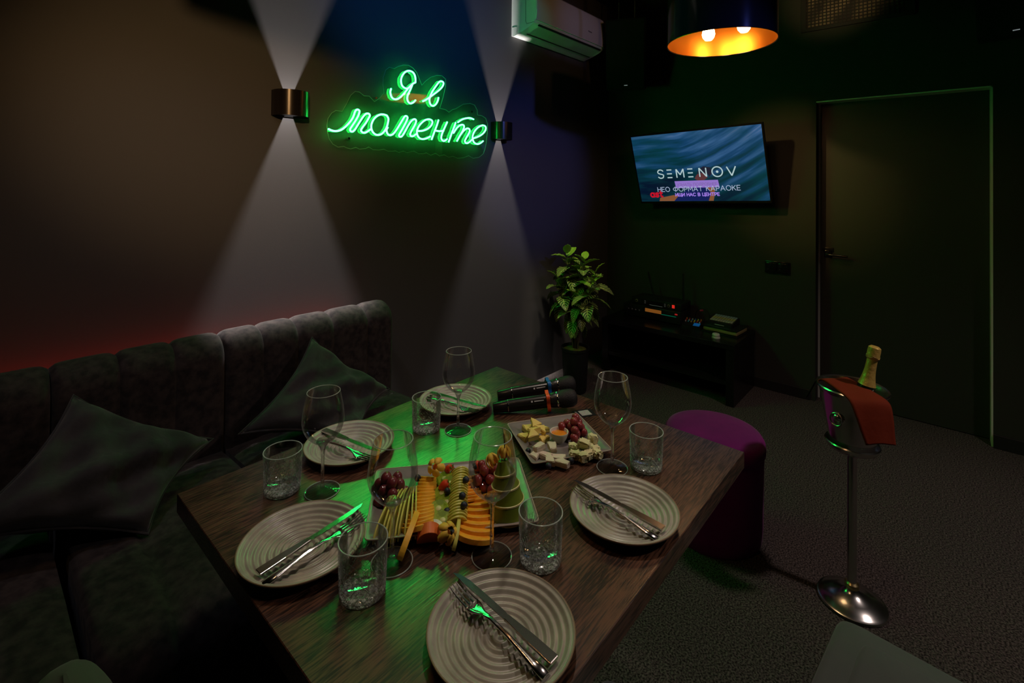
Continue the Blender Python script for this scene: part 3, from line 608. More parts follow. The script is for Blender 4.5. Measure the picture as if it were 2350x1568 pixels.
for c_ in (-.205, -.045):
    for yy in (y0 + .003, (y0 + y1) / 2, y1 - .003): bar(bm, c_ - .019, yy, c_ + .019, yy, lt_w)
flat_path(bm, [(-.150, y0), (-.150, y1), (-.123, y0 + .022), (-.096, y1), (-.096, y0)], lt_w)
flat_path(bm, [(.022, y0), (.022, y1), (.070, y0), (.070, y1)], lt_w)
flat_path(bm, [(.148 + .036 * math.cos(k * PI / 14), (y0 + y1) / 2 + .036 * math.sin(k * PI / 14)) for k in range(28)], lt_w, True)
prism(bm, [(.148 + .009 * math.cos(k * PI / 6), (y0 + y1) / 2 + .009 * math.sin(k * PI / 6)) for k in range(12)], .0008, .0011)
flat_path(bm, [(.215, y1), (.245, y0), (.275, y1)], lt_w)
obj('lettering', bm, wht, scr, False)
def ell_(cx_, cy_, rx, ry, a0=0, a1=360, n=20): return [(cx_ + rx * math.cos(math.radians(a0 + (a1 - a0) * k / n)), cy_ + ry * math.sin(math.radians(a0 + (a1 - a0) * k / n))) for k in range(n + 1)]
GL = {      # glyph: (width, strokes) on a unit cap height
    'Н': (.72, [[(0, 0), (0, 1)], [(.72, 0), (.72, 1)], [(0, .5), (.72, .5)]]),
    'Е': (.58, [[(.58, 0), (0, 0), (0, 1), (.58, 1)], [(0, .5), (.5, .5)]]),
    'О': (.92, [ell_(.46, .5, .46, .5)]), 'Ф': (1.0, [ell_(.5, .5, .5, .34), [(.5, -.04), (.5, 1.04)]]),
    'Р': (.62, [[(0, 0), (0, 1), (.34, 1)] + ell_(.34, .72, .28, .28, 90, -90, 10) + [(0, .44)]]),
    'М': (.86, [[(0, 0), (0, 1), (.43, .3), (.86, 1), (.86, 0)]]), 'А': (.84, [[(0, 0), (.42, 1), (.84, 0)], [(.15, .34), (.69, .34)]]),
    'Т': (.74, [[(0, 1), (.74, 1)], [(.37, 0), (.37, 1)]]), 'К': (.66, [[(0, 0), (0, 1)], [(.62, 1), (.04, .45)], [(.2, .6), (.66, 0)]]),
    'И': (.74, [[(0, 1), (0, 0), (.74, 1), (.74, 0)]]), 'Щ': (1.08, [[(0, 1), (0, 0), (1.0, 0), (1.0, 1)], [(.5, 0), (.5, 1)], [(1.0, 0), (1.12, 0), (1.12, -.2)]]),
    'С': (.80, [ell_(.46, .5, .46, .5, 45, 315)]), 'Ц': (.82, [[(0, 1), (0, 0), (.7, 0), (.7, 1)], [(.7, 0), (.84, 0), (.84, -.2)]]),
    'В': (.64, [[(0, 0), (0, 1), (.34, 1)] + ell_(.34, .76, .24, .24, 90, -90, 8) + [(0, .52)], [(.34, .52)] + ell_(.36, .26, .28, .26, 90, -90, 8) + [(0, 0)]]),
    'У': (.72, [[(0, 1), (.38, .35)], [(.72, 1), (.3, .1), (.18, 0), (.04, .02)]]), 'З': (.62, [ell_(.3, .75, .28, .25, 150, -90, 10), ell_(.3, .25, .32, .25, 90, -150, 10)]),
    'Ь': (.62, [[(0, 1), (0, 0), (.34, 0)] + ell_(.34, .28, .28, .28, -90, 90, 10) + [(0, .56)]]), 'П': (.72, [[(0, 0), (0, 1), (.72, 1), (.72, 0)]]),
    'Д': (.84, [[(0, -.2), (0, 0), (.84, 0), (.84, -.2)], [(.12, 0), (.26, 1), (.72, 1), (.72, 0)]]), 'Б': (.62, [[(.58, 1), (0, 1), (0, 0), (.34, 0)] + ell_(.34, .28, .28, .28, -90, 90, 10) + [(0, .56)]]),
    'a': (.62, [ell_(.3, .33, .3, .33), [(.6, .66), (.6, 0)]]), 's': (.5, [[(.48, .58), (.3, .66), (.1, .62), (.05, .5), (.12, .38), (.38, .3), (.47, .16), (.36, .02), (.16, 0), (.0, .08)]]),
    't': (.42, [[(.16, .95), (.16, .12), (.28, 0), (.42, .04)], [(0, .66), (.4, .66)]]), ' ': (.30, [])}
def lettering(body, x, y, h, wt, m, name='lettering', z=.0012):
    tot = sum(GL[c][0] for c in body) + .26 * (len(body) - 1); px_ = x - tot * h / 2; bm = B()
    for c in body:
        w_, sts = GL[c]
        for st in sts:
            for p0, p1 in zip(st, st[1:]):
                a = Vector((px_ + p0[0] * h, y + p0[1] * h)); b = Vector((px_ + p1[0] * h, y + p1[1] * h)); d_ = (b - a)
                if d_.length < 1e-6: continue
                d_ = d_.normalized() * wt * .4; a -= d_; b += d_; n = Vector((-d_.y, d_.x)).normalized() * wt / 2
                prism(bm, [(a.x - n.x, a.y - n.y), (b.x - n.x, b.y - n.y), (b.x + n.x, b.y + n.y), (a.x + n.x, a.y + n.y)], z, z + .0003)
        px_ += (w_ + .26) * h
    return obj(name, bm, m, scr, False)
lettering('НЕО ФОРМАТ КАРАОКЕ', -.015, -.185, .035, .0045, em('screen_light', (.34, .42, .58)))
lettering('ИЩИ НАС В ЦЕНТРЕ', -.02, -.223, .0225, .0052, em('screen_lilac', (.36, .20, .78)))
lettering('УЗНАТЬ ПОДРОБНЕЕ', -.012, -.143, .0195, .0030, em('screen_violet_dark', (.19, .12, .36)), z=.0010)
lettering('ast', -.335, -.226, .046, .012, em('screen_red', (.50, .005, .02)), 'logo')
br = obj('wall_bracket', bx(-.10, .10, -.10, .10, -.06, -.035), M['blackm'], tv, False)
obj('bracket_arm', tb([(0, 0, -.06), (.0, .03, -.15), (0, .075, -.2495)], .014, 8), M['blackm'], tv)

# ------------------------------------------------------------------ hanging speakers
def speaker(label, loc, aim, hooks):
    s = thing('speaker', label, 'speaker', loc, 0, 'black loudspeakers hung near the ceiling')
    d = Vector(aim) - Vector(loc); rz = math.atan2(d.y, d.x); tilt = math.radians(14)
    m_ = Rz(rz) @ Ry(tilt)
    bm = B(); box(bm, -.13, .13, -.15, .15, -.27, .27, .012, 2, m_); obj('cabinet', bm, M['blackm'], s)
    bm = B(); box(bm, .131, .137, -.138, .138, -.258, .258, .003, 1, m_); obj('grille', bm, M['blackm'], s)
    bm = B(); box(bm, .1375, .139, -.013, .013, -.232, -.227, 0, 1, m_); obj('logo', bm, mat('speaker_logo', (.75, .75, .78), .4, emit=(.6, .6, .7), estr=.25), s, False)
    bm = B(); up_ = ZC - loc[2]
    for hx, hy in hooks:
        tube(bm, [(hx, hy, .20), (hx, hy, up_ - .04)], .004, 8)
    obj('hanger', bm, M['chrome'], s)
    for hx, hy in hooks:
        bm = B(); tube(bm, [(hx + .016 * math.cos(q), hy + .0, up_ - .022 + .022 * math.sin(q)) for q in [2 * PI * k / 16 for k in range(16)]], .0035, 6, closed=True); obj('eye_bolt', bm, M['chrome'], s)
    return s
speaker('black speaker hung from the ceiling in the corner left of the pendant lamp', (3.50, 1.88, 2.46), (1.5, .9, 2.2), [(.0, .07), (.0, -.07)])
speaker('black speaker at the top right above the door', (3.58, -.30, 2.48), (1.5, .2, 2.2), [(.0, .07), (.0, -.07)])
# ------------------------------------------------------------------ console table and what stands on it
CH = .40
c = thing('console_table', 'low black console table against the back wall under the television', 'console table', (3.55, 1.50, 0))
obj('tabletop', bx(-.23, .235, -.50, .48, CH - .035, CH, bev=.002, seg=1), M['ledge'], c, False)
obj('side_panel', bx(-.225, .23, -.495, -.445, 0, CH - .035), M['ledge'], c, False)
obj('side_panel', bx(-.225, .23, .425, .475, 0, CH - .035), M['ledge'], c, False)
obj('shelf', bx(-.22, .23, -.445, .425, .13, .155), M['ledge'], c, False)

r = thing('wireless_receiver', 'black wireless microphone receiver with two rod antennas on the console', 'receiver', (3.63, 1.64, CH + .10), math.radians(0))
obj('casing', bx(-.09, .09, -.20, .20, -.001, .05, bev=.003), M['black'], r)
fx = -.0912
obj('display', bx(fx, -.09, -.06, .06, .012, .040), M['gloss'], r, False)
gk = mat('dial_gold', (.7, .55, .3), .3, .8)
for y in (.155, -.105):
    obj('dial_ring', lt([(.006, 0), (.0105, 0), (.0105, .004), (.006, .004)], 24, T(fx, y, .026) @ Ry(-PI / 2), True), gk, r)
    obj('dial', lt([(0, .010), (.006, .010), (.006, 0), (0, 0)], 20, T(fx, y, .026) @ Ry(-PI / 2)), M['black'], r)
bm = B()
for y in (.085, -.075):
    for z in (.016, .025, .034): box(bm, fx - .0004, fx, y - .006, y + .006, z - .001, z + .001)
obj('label_marks', bm, em('receiver_marks', (.05, .05, .04)), r, False)
obj('led_panel', bx(fx - .0008, -.09, -.150, -.130, .014, .038), em('receiver_red', (.55, .02, .012)), r, False)
obj('light_line', bx(fx - .0006, -.09, -.055, .05, .0085, .0105), em('receiver_line', (.05, .06, .045)), r, False)
for y0_, y1_, l in ((-.16, -.155, .21), (.08, .13, .19)):
    an = obj('antenna', tb([(.05, y0_, .045), (.05, (y0_ + y1_) / 2, .045 + l * .5), (.05, y1_, .045 + l)], [.008, .0065, .004], 10), M['black'], r)
    if l < .2: an.location = (0, 0, 0)

r = thing('amplifier', 'black amplifier box with an amber display under the receiver', 'amplifier', (3.62, 1.66, CH))
obj('casing', bx(-.10, .10, -.22, .24, .006, .096, bev=.003), M['black'], r)
for x in (-.08, .08):
    for y in (-.2, .22): obj('foot', lt([(0, 0), (.012, 0), (.012, .007), (0, .007)], 12, T(x, y, 0)), M['black'], r)
obj('display', bx(-.1012, -.10, -.075, .055, .058, .084), em('amp_amber', (.16, .055, .008)), r, False)
obj('light_line', bx(-.1010, -.10, -.19, -.075, .056, .060), em('amp_green', (.0, .10, .05)), r, False)
obj('indicator', bx(-.1012, -.10, -.20, -.18, .072, .082), em('amp_red', (.28, .01, .01)), r, False)
bm = B()
for y in (.19, .16, .13, .10): lathe(bm, [(0, .008), (.006, .008), (.006, 0), (0, 0)], 12, T(-.10, y, .06) @ Ry(-PI / 2))
obj('knob_row', bm, M['chrome'], r)

mx_ = thing('audio_mixer', 'small black audio mixer with coloured knobs and a blue corner on the console', 'audio mixer', (3.60, 1.375, CH), math.radians(8))
bm = B(); prism(bm, [(-.075, 0), (.075, 0), (.075, .042), (-.075, .016)], -.065, .065, Rx(PI / 2)); obj('casing', bm, M['black'], mx_, False)
tl = math.atan2(.026, .15)
def onm(x, y, h): return T(x, y, .029 + .1733 * x + h) @ Ry(-tl)
obj('blue_corner', bx(-.024, .024, -.022, .022, 0, .0006, mtx=onm(-.047, -.036, .0003)), em('mixer_blue', (.002, .045, .13)), mx_, False)
cols = [(.6, .6, .6), (.7, .55, .1), (.6, .03, .05), (.05, .25, .6), (.7, .3, .05)]; km = [mat('knob_%d' % i, k, .4) for i, k in enumerate(cols)]
for i, x in enumerate((-.015, .008, .031)):
    for j in range(6): obj('knob', lt([(.0048, 0), (.0042, .008), (0, .008)], 10, onm(x, .05 - .02 * j, 0)), km[(i * 2 + j * 3) % 5], mx_)
for j in range(4): obj('jack_ring', lt([(.004, 0), (.0065, 0), (.0065, .002), (.004, .002)], 14, onm(.058, .045 - .03 * j, 0), True), M['chrome'], mx_)
cb_ = thing('cable_coil', 'thin looped cable with a pink plug standing up behind the small audio mixer', 'cable', (3.735, 1.36, CH))
obj('cable', tb(spline([(0, -.05, .004), (0, -.055, .06), (0, -.02, .105), (.0, .03, .085), (0, .05, .03), (0, .03, .004)], 6), .0035, 8), M['black'], cb_)
obj('plug', tb([(-.01, .01, .085), (-.01, -.012, .09)], .007, 10), mat('plug_pink', (.6, .02, .10), .4), cb_)

bk = thing('storage_box', 'low black case with a pale yellowish front edge under the keypad controller on the console', 'case', (3.60, 1.15, CH), math.radians(-4))
obj('pages', bx(-.095, .10, -.118, .118, .006, .04, bev=.012, seg=3), M['book'], bk)
obj('cover', bx(-.10, .105, -.123, .123, .040, .046, bev=.002), M['black'], bk)
obj('cover', bx(-.10, .105, -.123, .123, 0, .006, bev=.002), M['black'], bk)
kp = thing('keypad_controller', 'black keypad controller with rows of pale buttons, on the low case', 'controller', (3.61, 1.165, CH + .046), math.radians(-3))
bm = B(); prism(bm, [(-.075, 0), (.08, 0), (.08, .045), (-.075, .022)], -.085, .085, Rx(PI / 2)); obj('casing', bm, M['black'], kp, False)
t2 = math.atan2(.023, .155)
for i in range(5):
    bm = B()
    for j in range(9): box(bm, -.009, .009, -.0065, .0065, 0, .004, mtx=T(-.035 + .024 * i, -.070 + .0175 * j, .0335 + .1484 * (-.035 + .024 * i)) @ Ry(-t2))
    obj('button_row', bm, mat('keys_%d' % i, [(.5, .46, .36), (.42, .38, .3), (.48, .42, .12), (.4, .38, .3), (.26, .36, .42)][i], .5), kp, False)
obj('logo', bx(-.0755, -.075, -.035, .03, .008, .013), mat('controller_mark', (.4, .4, .42), .5), kp, False)
pk = thing('call_button', 'small round white two-tier call button near the front edge of the console', 'call button', (3.405, 1.145, CH))
obj('base', lt([(0, 0), (.026, 0), (.0275, .004), (.026, .010), (.023, .012), (0, .012)], 32), M['bowl'], pk)
obj('cap', lt([(.0, .012), (.0215, .012), (.0245, .016), (.0245, .026), (.021, .031), (.010, .032), (.009, .030), (0, .030)], 32), M['bowl'], pk)

# ------------------------------------------------------------------ potted plant
pl = thing('potted_plant', 'bushy potted plant with pale veined leaves in the corner by the console', 'plant', (2.85, 1.905, 0))
pr2_ = [(.0, 0), (.072, 0), (.078, .01), (.092, .285), (.098, .29), (.098, .305), (.088, .305), (.086, .27), (0, .27)]
obj('pot', lt(pr2_, 40), M['pot'], pl)
obj('soil', lt([(.0, .296), (.05, .296), (.0855, .286), (.0855, .272), (0, .272)], 30), M['soil'], pl)
def leafmat():
    m = mat('zebra_leaf', (.05, .12, .012), .42, spec=.4); nt = m.node_tree; b = nt.nodes['Principled BSDF']
    uv = nt.nodes.new('ShaderNodeUVMap'); sp = nt.nodes.new('ShaderNodeSeparateXYZ'); nt.links.new(uv.outputs[0], sp.inputs[0])
    def mth(op, a, b_=None):
        k = nt.nodes.new('ShaderNodeMath'); k.operation = op
        for i, v in enumerate((a, b_)):
            if v is None: continue
            if isinstance(v, (int, float)): k.inputs[i].default_value = v
            else: nt.links.new(v, k.inputs[i])
        return k.outputs[0]
    av = mth('ABSOLUTE', mth('SUBTRACT', sp.outputs[0], .5))
    ph = mth('SUBTRACT', mth('MULTIPLY', sp.outputs[1], 8.0), mth('MULTIPLY', av, 5.0)); fr = mth('FRACT', ph)
    vein = mth('LESS_THAN', mth('ABSOLUTE', mth('SUBTRACT', fr, .5)), .19); mid = mth('LESS_THAN', av, .035)
    k = mth('MAXIMUM', vein, mid)
    oi = nt.nodes.new('ShaderNodeUVMap'); oi.uv_map = 'tone'; s2 = nt.nodes.new('ShaderNodeSeparateXYZ'); nt.links.new(oi.outputs[0], s2.inputs[0])
    young = s2.outputs[0]
    mx = nt.nodes.new('ShaderNodeMix'); mx.data_type = 'RGBA'; nt.links.new(k, mx.inputs[0]); mx.inputs[6].default_value = (.022, .065, .010, 1); mx.inputs[7].default_value = (.42, .50, .12, 1)
    m2 = nt.nodes.new('ShaderNodeMix'); m2.data_type = 'RGBA'; nt.links.new(young, m2.inputs[0]); nt.links.new(mx.outputs[2], m2.inputs[6]); m2.inputs[7].default_value = (.27, .47, .03, 1)
    nt.links.new(m2.outputs[2], b.inputs['Base Color']); return m
LM = leafmat()
def leaf_mesh(name, L, W, droop, young, parent, mtx):
    bm = B(); uv = bm.loops.layers.uv.new('UVMap'); tn = bm.loops.layers.uv.new('tone'); n, m_ = 12, 6; g = []
    for i in range(n + 1):
        t = i / n; wd = W * (math.sin(PI * t ** .8) ** .8) * .5 + .0006; a = droop * t; x = L * (math.sin(a) / droop if droop else t) ; z = -L * (1 - math.cos(a)) / droop if droop else 0
        row = []
        for j in range(m_ + 1):
            v = j / m_ * 2 - 1; wv = .0025 * math.sin(t * 26) * abs(v)
            row.append((bm.verts.new((x, v * wd, z + abs(v) * wd * .35 + wv)), (j / m_, t)))
        g.append(row)
    for i in range(n):
        for j in range(m_):
            q = [g[i][j], g[i + 1][j], g[i + 1][j + 1], g[i][j + 1]]; f = bm.faces.new([v for v, _ in q])
            for lp, (_, c_) in zip(f.loops, q): lp[uv].uv = c_; lp[tn].uv = (young, 0)
    bmesh.ops.transform(bm, matrix=mtx, verts=bm.verts)
    o = obj(name, bm, LM, parent); md = o.modifiers.new('solid', 'SOLIDIFY'); md.thickness = .0008; return o
rp = random.Random(5)
# (stem tip offset x, y, z) in the pot's frame; y + is left in the picture
tips = [(.0, .075, .955), (.02, -.055, .925), (-.05, -.165, .79), (-.06, .11, .80), (.05, .02, .86), (.05, .15, .78), (-.05, -.03, .70), (.06, -.12, .84)]
for k, (sx, sy, sz) in enumerate(tips):
    st = spline([(sx * .1, sy * .1, .28), (sx * .5, sy * .4, .28 + (sz - .28) * .5), (sx, sy, sz - .02)], 6)
    obj('stem', tb(st, [.006 - .0035 * i / (len(st) - 1) for i in range(len(st))], 7), M['stem'], pl)
    nl = 11; a0 = rp.uniform(0, 6)
    for i in range(nl):
        f = i / (nl - 1); az = a0 + i * 2.4; h = sz - .015 - f * .20
        L = .095 + .060 * min(1, f * 2.2) + rp.uniform(-.01, .01); Wd = L * rp.uniform(.50, .60)
        elev = .95 - 1.45 * f + rp.uniform(-.15, .15); dr = .5 + .7 * f
        tt = (h - .28) / (sz - .30); px_, py_ = sx * (.1 + .9 * max(0, min(1, tt))), sy * (.1 + .9 * max(0, min(1, tt)))
        yg = 1.0 if i < 2 else (.5 if i == 2 else 0.0)
        leaf_mesh('leaf', L, Wd, dr, yg, pl, T(px_, py_, h) @ Rz(az) @ Ry(-elev) @ Rx(rp.uniform(-.3, .3)))
for (x, y, z, az, el, L) in ((-.02, .03, .50, 3.4, -.5, .12), (-.02, -.05, .54, 3.9, -.6, .125), (-.05, -.06, .60, 3.2, -.5, .13), (.0, .08, .56, 2.4, -.3, .10), (.02, -.09, .52, 4.8, -.2, .10), (-.01, .0, .47, 3.7, -.9, .11)):
    leaf_mesh('leaf', L, L * .5, .8, 0, pl, T(x, y, z) @ Rz(az) @ Ry(-el))

# ------------------------------------------------------------------ champagne stand, bucket, bottle, napkin
SX, SY = 2.055, .232
s = thing('champagne_stand', 'tall polished steel floor stand carrying the champagne bucket', 'stand', (SX, SY, 0))
obj('base', lt([(0, 0), (.101, 0), (.103, .004), (.101, .009), (.092, .012), (.088, .016), (.060, .026), (.036, .036), (.024, .046), (.021, .052), (0, .052)], 72), M['steel'], s)
obj('collar', lt([(.0, .05), (.021, .05), (.022, .055), (.019, .060), (.021, .065), (.016, .070), (0, .070)], 40), M['gold2'], s)
obj('pole', lt([(0, .06), (.0145, .06), (.0145, .515), (0, .515)], 32), M['steel'], s)
obj('ring_tray', lt([(0, .512), (.05, .514), (.074, .528), (.079, .540), (.0815, .545), (.079, .549), (.075, .545), (.070, .534), (.05, .522), (0, .520)], 72), M['steel'], s)
bkt = thing('champagne_bucket', 'steel champagne bucket with lion-ring boss, sitting in the tall stand', 'ice bucket', (SX, SY, .5205))
obj('body', lt([(0, 0), (.060, 0), (.064, .004), (.0715, .05), (.086, .13), (.097, .196), (.1015, .205), (.1055, .209), (.107, .213), (.1045, .217), (.0985, .2145), (.094, .2), (.083, .13), (.0685, .05), (.060, .008), (0, .006)], 80), M['steel'], bkt)
ba = math.radians(180 - 22); bo = T(.0825 * math.cos(ba), .0825 * math.sin(ba), .125) @ Rz(ba) @ Ry(PI / 2 - .17)
obj('boss', lt([(0, .014), (.008, .013), (.012, .009), (.015, .006), (.020, .004), (.022, 0), (0, 0)], 32, bo), M['steel'], bkt)
bm = B(); tube(bm, [(.020 * math.cos(q) + .006, .020 * math.sin(q), .009) for q in [2 * PI * k / 28 for k in range(28)]], .0028, 8, closed=True); bmesh.ops.transform(bm, matrix=bo, verts=bm.verts)
obj('ring_handle', bm, M['steel'], bkt)
bt = thing('champagne_bottle', 'champagne bottle with gold foil neck leaning in the steel bucket', 'bottle', (SX - .024, SY - .018, .5285), 0, None)
bax = Vector((.034, -.052, .315)).normalized(); bt.rotation_euler = bax.to_track_quat('Z', 'Y').to_euler(); bt.location = (SX - .006, SY - .006, .546)
obj('glass_body', lt([(0, 0), (.034, 0), (.039, .006), (.040, .05), (.040, .13), (.036, .165), (.026, .20), (.0175, .235), (.0155, .25), (0, .25)], 40), M['bottle'], bt)
obj('foil', lt([(.0262, .206), (.0218, .222), (.0185, .240), (.0163, .26), (.0155, .285), (.0155, .296), (.0195, .300), (.0200, .307), (.0188, .312), (.0192, .325), (.0180, .336), (.012, .341), (0, .342)], 40), M['gold'], bt)
obj('wire_cage', tb([(.0198 * math.cos(q), .0198 * math.sin(q), .304 + .003 * math.sin(5 * q)) for q in [2 * PI * k / 40 for k in range(40)]], .0013, 6, closed=True), M['gold2'], bt)

def lerp3(a, b, t): return a + (b - a) * t
def cloth_grid(rows, thick=.0022):
    bm = B(); g = [[bm.verts.new(p) for p in r_] for r_ in rows]
    for a, b in zip(g, g[1:]):
        for i in range(len(a) - 1): bm.faces.new((a[i], a[i + 1], b[i + 1], b[i]))
    return bm
# the napkin: a folded strip lying over the bucket mouth, its near end hanging down outside
left = [(-.014, .100, .212), (-.022, .088, .2205), (-.05, .06, .2195), (-.085, .032, .2175), (-.115, .008, .2165), (-.135, -.010, .207), (-.148, -.028, .168), (-.154, -.042, .13), (-.158, -.055, .096)]
right = [(.066, .024, .2195), (.050, .008, .2185), (.018, -.028, .217), (-.02, -.062, .2165), (-.055, -.090, .2175), (-.078, -.110, .208), (-.087, -.118, .168), (-.092, -.121, .13), (-.096, -.124, .096)]
Ls, Rs = spline(left, 5), spline(right, 5); rows = []
for i, (a, b) in enumerate(zip(Ls, Rs)):
    row = []
    for k in range(13):
        t = k / 12; q = a * (1 - t) + b * t
        q = q + Vector((-.4, -.5, .8)).normalized() * (.004 * math.sin(PI * t) + .0025 * math.sin(7 * t + i * .12))
        row.append(q)
    rows.append(row)
nk = obj('napkin', cloth_grid(rows), M['cloth'], None, True, 2); nk.location = (SX, SY, .5205)
md = nk.modifiers.new('solid', 'SOLIDIFY'); md.thickness = .005; md.offset = 0
tag(nk, 'rust red cloth napkin folded over the champagne bucket', 'napkin')
nf = obj('napkin', cloth_grid([[Vector((lerp3(-.018, .030, k / 5) - .0065 * j, lerp3(.104, .104, k / 5) + .005 * j, .2165 - .012 * j - .001 * (k % 3))) for k in range(6)] for j in range(6)]), M['blackm'], None, True, 2); nf.location = (SX, SY, .5195)
md = nf.modifiers.new('solid', 'SOLIDIFY'); md.thickness = .003; md.offset = 0
tag(nf, 'black cloth napkin end hanging over the far rim of the champagne bucket', 'napkin')
# ------------------------------------------------------------------ tableware
TZ = .75
def plate(label, x, y, rot):
    s = thing('dinner_plate', label, 'plate', (x, y, TZ), rot, 'ribbed stoneware plates')
    pr_ = [(0, .0028), (.052, .0028), (.055, 0), (.060, 0), (.062, .003), (.085, .009), (.1045, .017), (.1085, .0205), (.1085, .0225), (.1065, .0232)]
    top = []; N = 150
    for i in range(N + 1):
        r_ = .1055 * (1 - i / N); base = .0065 + .0155 * max(0, (r_ - .060) / .0455) ** 1.5
        top.append((r_, base + .0016 * math.cos(2 * PI * r_ / .0112) * min(1, (.1055 - r_) / .006)))
    bm = B(); lathe(bm, pr_[:9] + [(.1065, .0232)] + top[:], 96); o = obj('plate_body', bm, M['plate'], s, True, 1.2)
    obj('rim', lt([(.1078 + .0012 * math.cos(a), .0224 + .0010 * math.sin(a)) for a in [2 * PI * k / 8 for k in range(8)]], 96, close=True), M['platerim'], s)
    return s
P1 = plate('ribbed stoneware plate nearest the camera, cut by the bottom edge of the picture', .539, .486, 0)
def place_plate(x, y, label): return dup(P1, (x, y, TZ), (0, 0, R.uniform(0, 6)), label)
place_plate(.428, .874, 'ribbed stoneware plate at the left table corner, knife tip pointing up right')
place_plate(.904, .484, 'ribbed stoneware plate along the right table edge nearest the purple pouf')
place_plate(.665, 1.118, 'ribbed stoneware plate on the sofa side, behind the left-hand wine glass')
place_plate(1.010, 1.106, 'ribbed stoneware plate at the far side of the table, next to the microphones')

def wine_glass(label, x, y):
    s = thing('wine_glass', label, 'wine glass', (x, y, TZ), 0, 'empty wine glasses on the table')
    fo = [(0, .0), (.034, 0), (.0362, .0012), (.0362, .0020), (.030, .0032), (.012, .0060), (.0055, .010), (0, .0105)]
    obj('foot', lt(fo, 48), M['glass'], s)
    obj('foot_rim', lt([(.0358 + .0010 * math.cos(a), .0014 + .0010 * math.sin(a)) for a in [2 * PI * k / 8 for k in range(8)]], 48, close=True), M['glassrim'], s)
    stp = [(.0055, .009), (.0042, .016), (.0036, .04), (.0036, .075), (.0042, .088), (.007, .096), (.010, .101)]
    obj('stem', lt([(0, .0095)] + stp + [(0, .103)], 20), M['glasst'], s)
    bo_ = [(.0, .102), (.006, .1025), (.016, .107), (.026, .115), (.0345, .125), (.0405, .137), (.0434, .150), (.0435, .162), (.0418, .178), (.0385, .196), (.0345, .2145), (.0340, .216)]
    q = spline([(r_, 0, z) for r_, z in bo_], 3)
    obj('bowl', lt([(max(0, v.x), v.z) for v in q], 56), M['glass'], s)
    obj('bowl_base', lt([(0, .1045), (.008, .1050), (.014, .1075), (.010, .112), (0, .1125)], 32), M['glasst'], s)
    obj('rim', lt([(.0340 + .0009 * math.cos(a), .216 + .0009 * math.sin(a)) for a in [2 * PI * k / 8 for k in range(8)]], 56, close=True), M['glassrim'], s)
    return s
G1 = wine_glass('empty wine glass between the cut tumbler and the plate, on the sofa side at left', .537, 1.012)
def place_glass(x, y, label): return dup(G1, (x, y, TZ), (0, 0, 0), label)
place_glass(.520, .731, 'empty wine glass in front of the left end of the fruit platter, by its grapes')
place_glass(.648, .609, 'empty wine glass in front of the carved pear tower of the fruit platter')
place_glass(.914, .990, 'empty wine glass in the green light, farthest from the camera')
place_glass(1.040, .588, 'empty wine glass at the right corner of the cheese platter')

def tumbler(label, x, y, rot):
    s = thing('cut_glass_tumbler', label, 'tumbler', (x, y, TZ), rot, 'cut glass tumblers'); H = .088
    def ro(z): return .0368 + .0030 * z / H
    obj('glass_body', lt([(0, 0), (.0345, 0), (.0366, .0025), (ro(.01), .01), (ro(H), H)], 60), M['glass'], s)
    obj('inner_wall', lt([(ro(H) - .0022, H), (.0362, .05), (.0342, .018), (.029, .0135), (0, .0125)], 60), M['glass'], s)
    obj('glass_base', lt([(0, .001), (.033, .001), (.0355, .003), (.0358, .009), (.030, .0125), (0, .0122)], 40), M['cutg'], s)
    bm = B(); rr = random.Random(3)
    def P(a, z): return ((ro(z) - .0006) * math.cos(a), (ro(z) - .0006) * math.sin(a), z)
    def line(a0, z0, a1, z1, w_):
        tube(bm, [P(lerp_(a0, a1, t), lerp_(z0, z1, t)) for t in (0, .25, .5, .75, 1)], w_, 4)
    def lerp_(a, b, t): return a + (b - a) * t
    n = 15
    for k in range(n):      # diamond lattice round the lower half
        a = 2 * PI * k / n; da = 2 * PI / n
        for sg_ in (-1, 1):
            line(a, .004, a + sg_ * da * 2.2, .046, .0008); line(a + da / 2, .004, a + da / 2 + sg_ * da * 2.2, .046, .00045)
    for k in range(6):      # fans of longer cuts above it
        a = 2 * PI * k / 6
        for q in (-1, -.6, -.25, 0, .25, .6, 1): line(a + q * .10, .040, a + q * .42, .066 - abs(q) * .012, .0007)
    obj('cut_pattern', bm, M['cutg'], s)
    obj('rim', lt([(ro(H) - .0011 + .0011 * math.cos(a), H + .0002 + .0009 * math.sin(a)) for a in [2 * PI * k / 8 for k in range(8)]], 60, close=True), M['glassrim'], s)
    return s
U1 = tumbler('cut glass tumbler at the left table corner beside the wine glass', .480, 1.078, .2)
def place_tumbler(x, y, label): return dup(U1, (x, y, TZ), (0, 0, R.uniform(0, 6)), label)
place_tumbler(.450, .712, 'cut glass tumbler overlapping the left plate, nearest the left corner of the picture')
place_tumbler(.699, .538, 'cut glass tumbler between the nearest plate and the fruit platter corner')
place_tumbler(.859, 1.057, 'cut glass tumbler in the green light, in front of the farthest plate')
place_tumbler(1.096, .529, 'cut glass tumbler alone at the right of the table behind the right-hand plate')

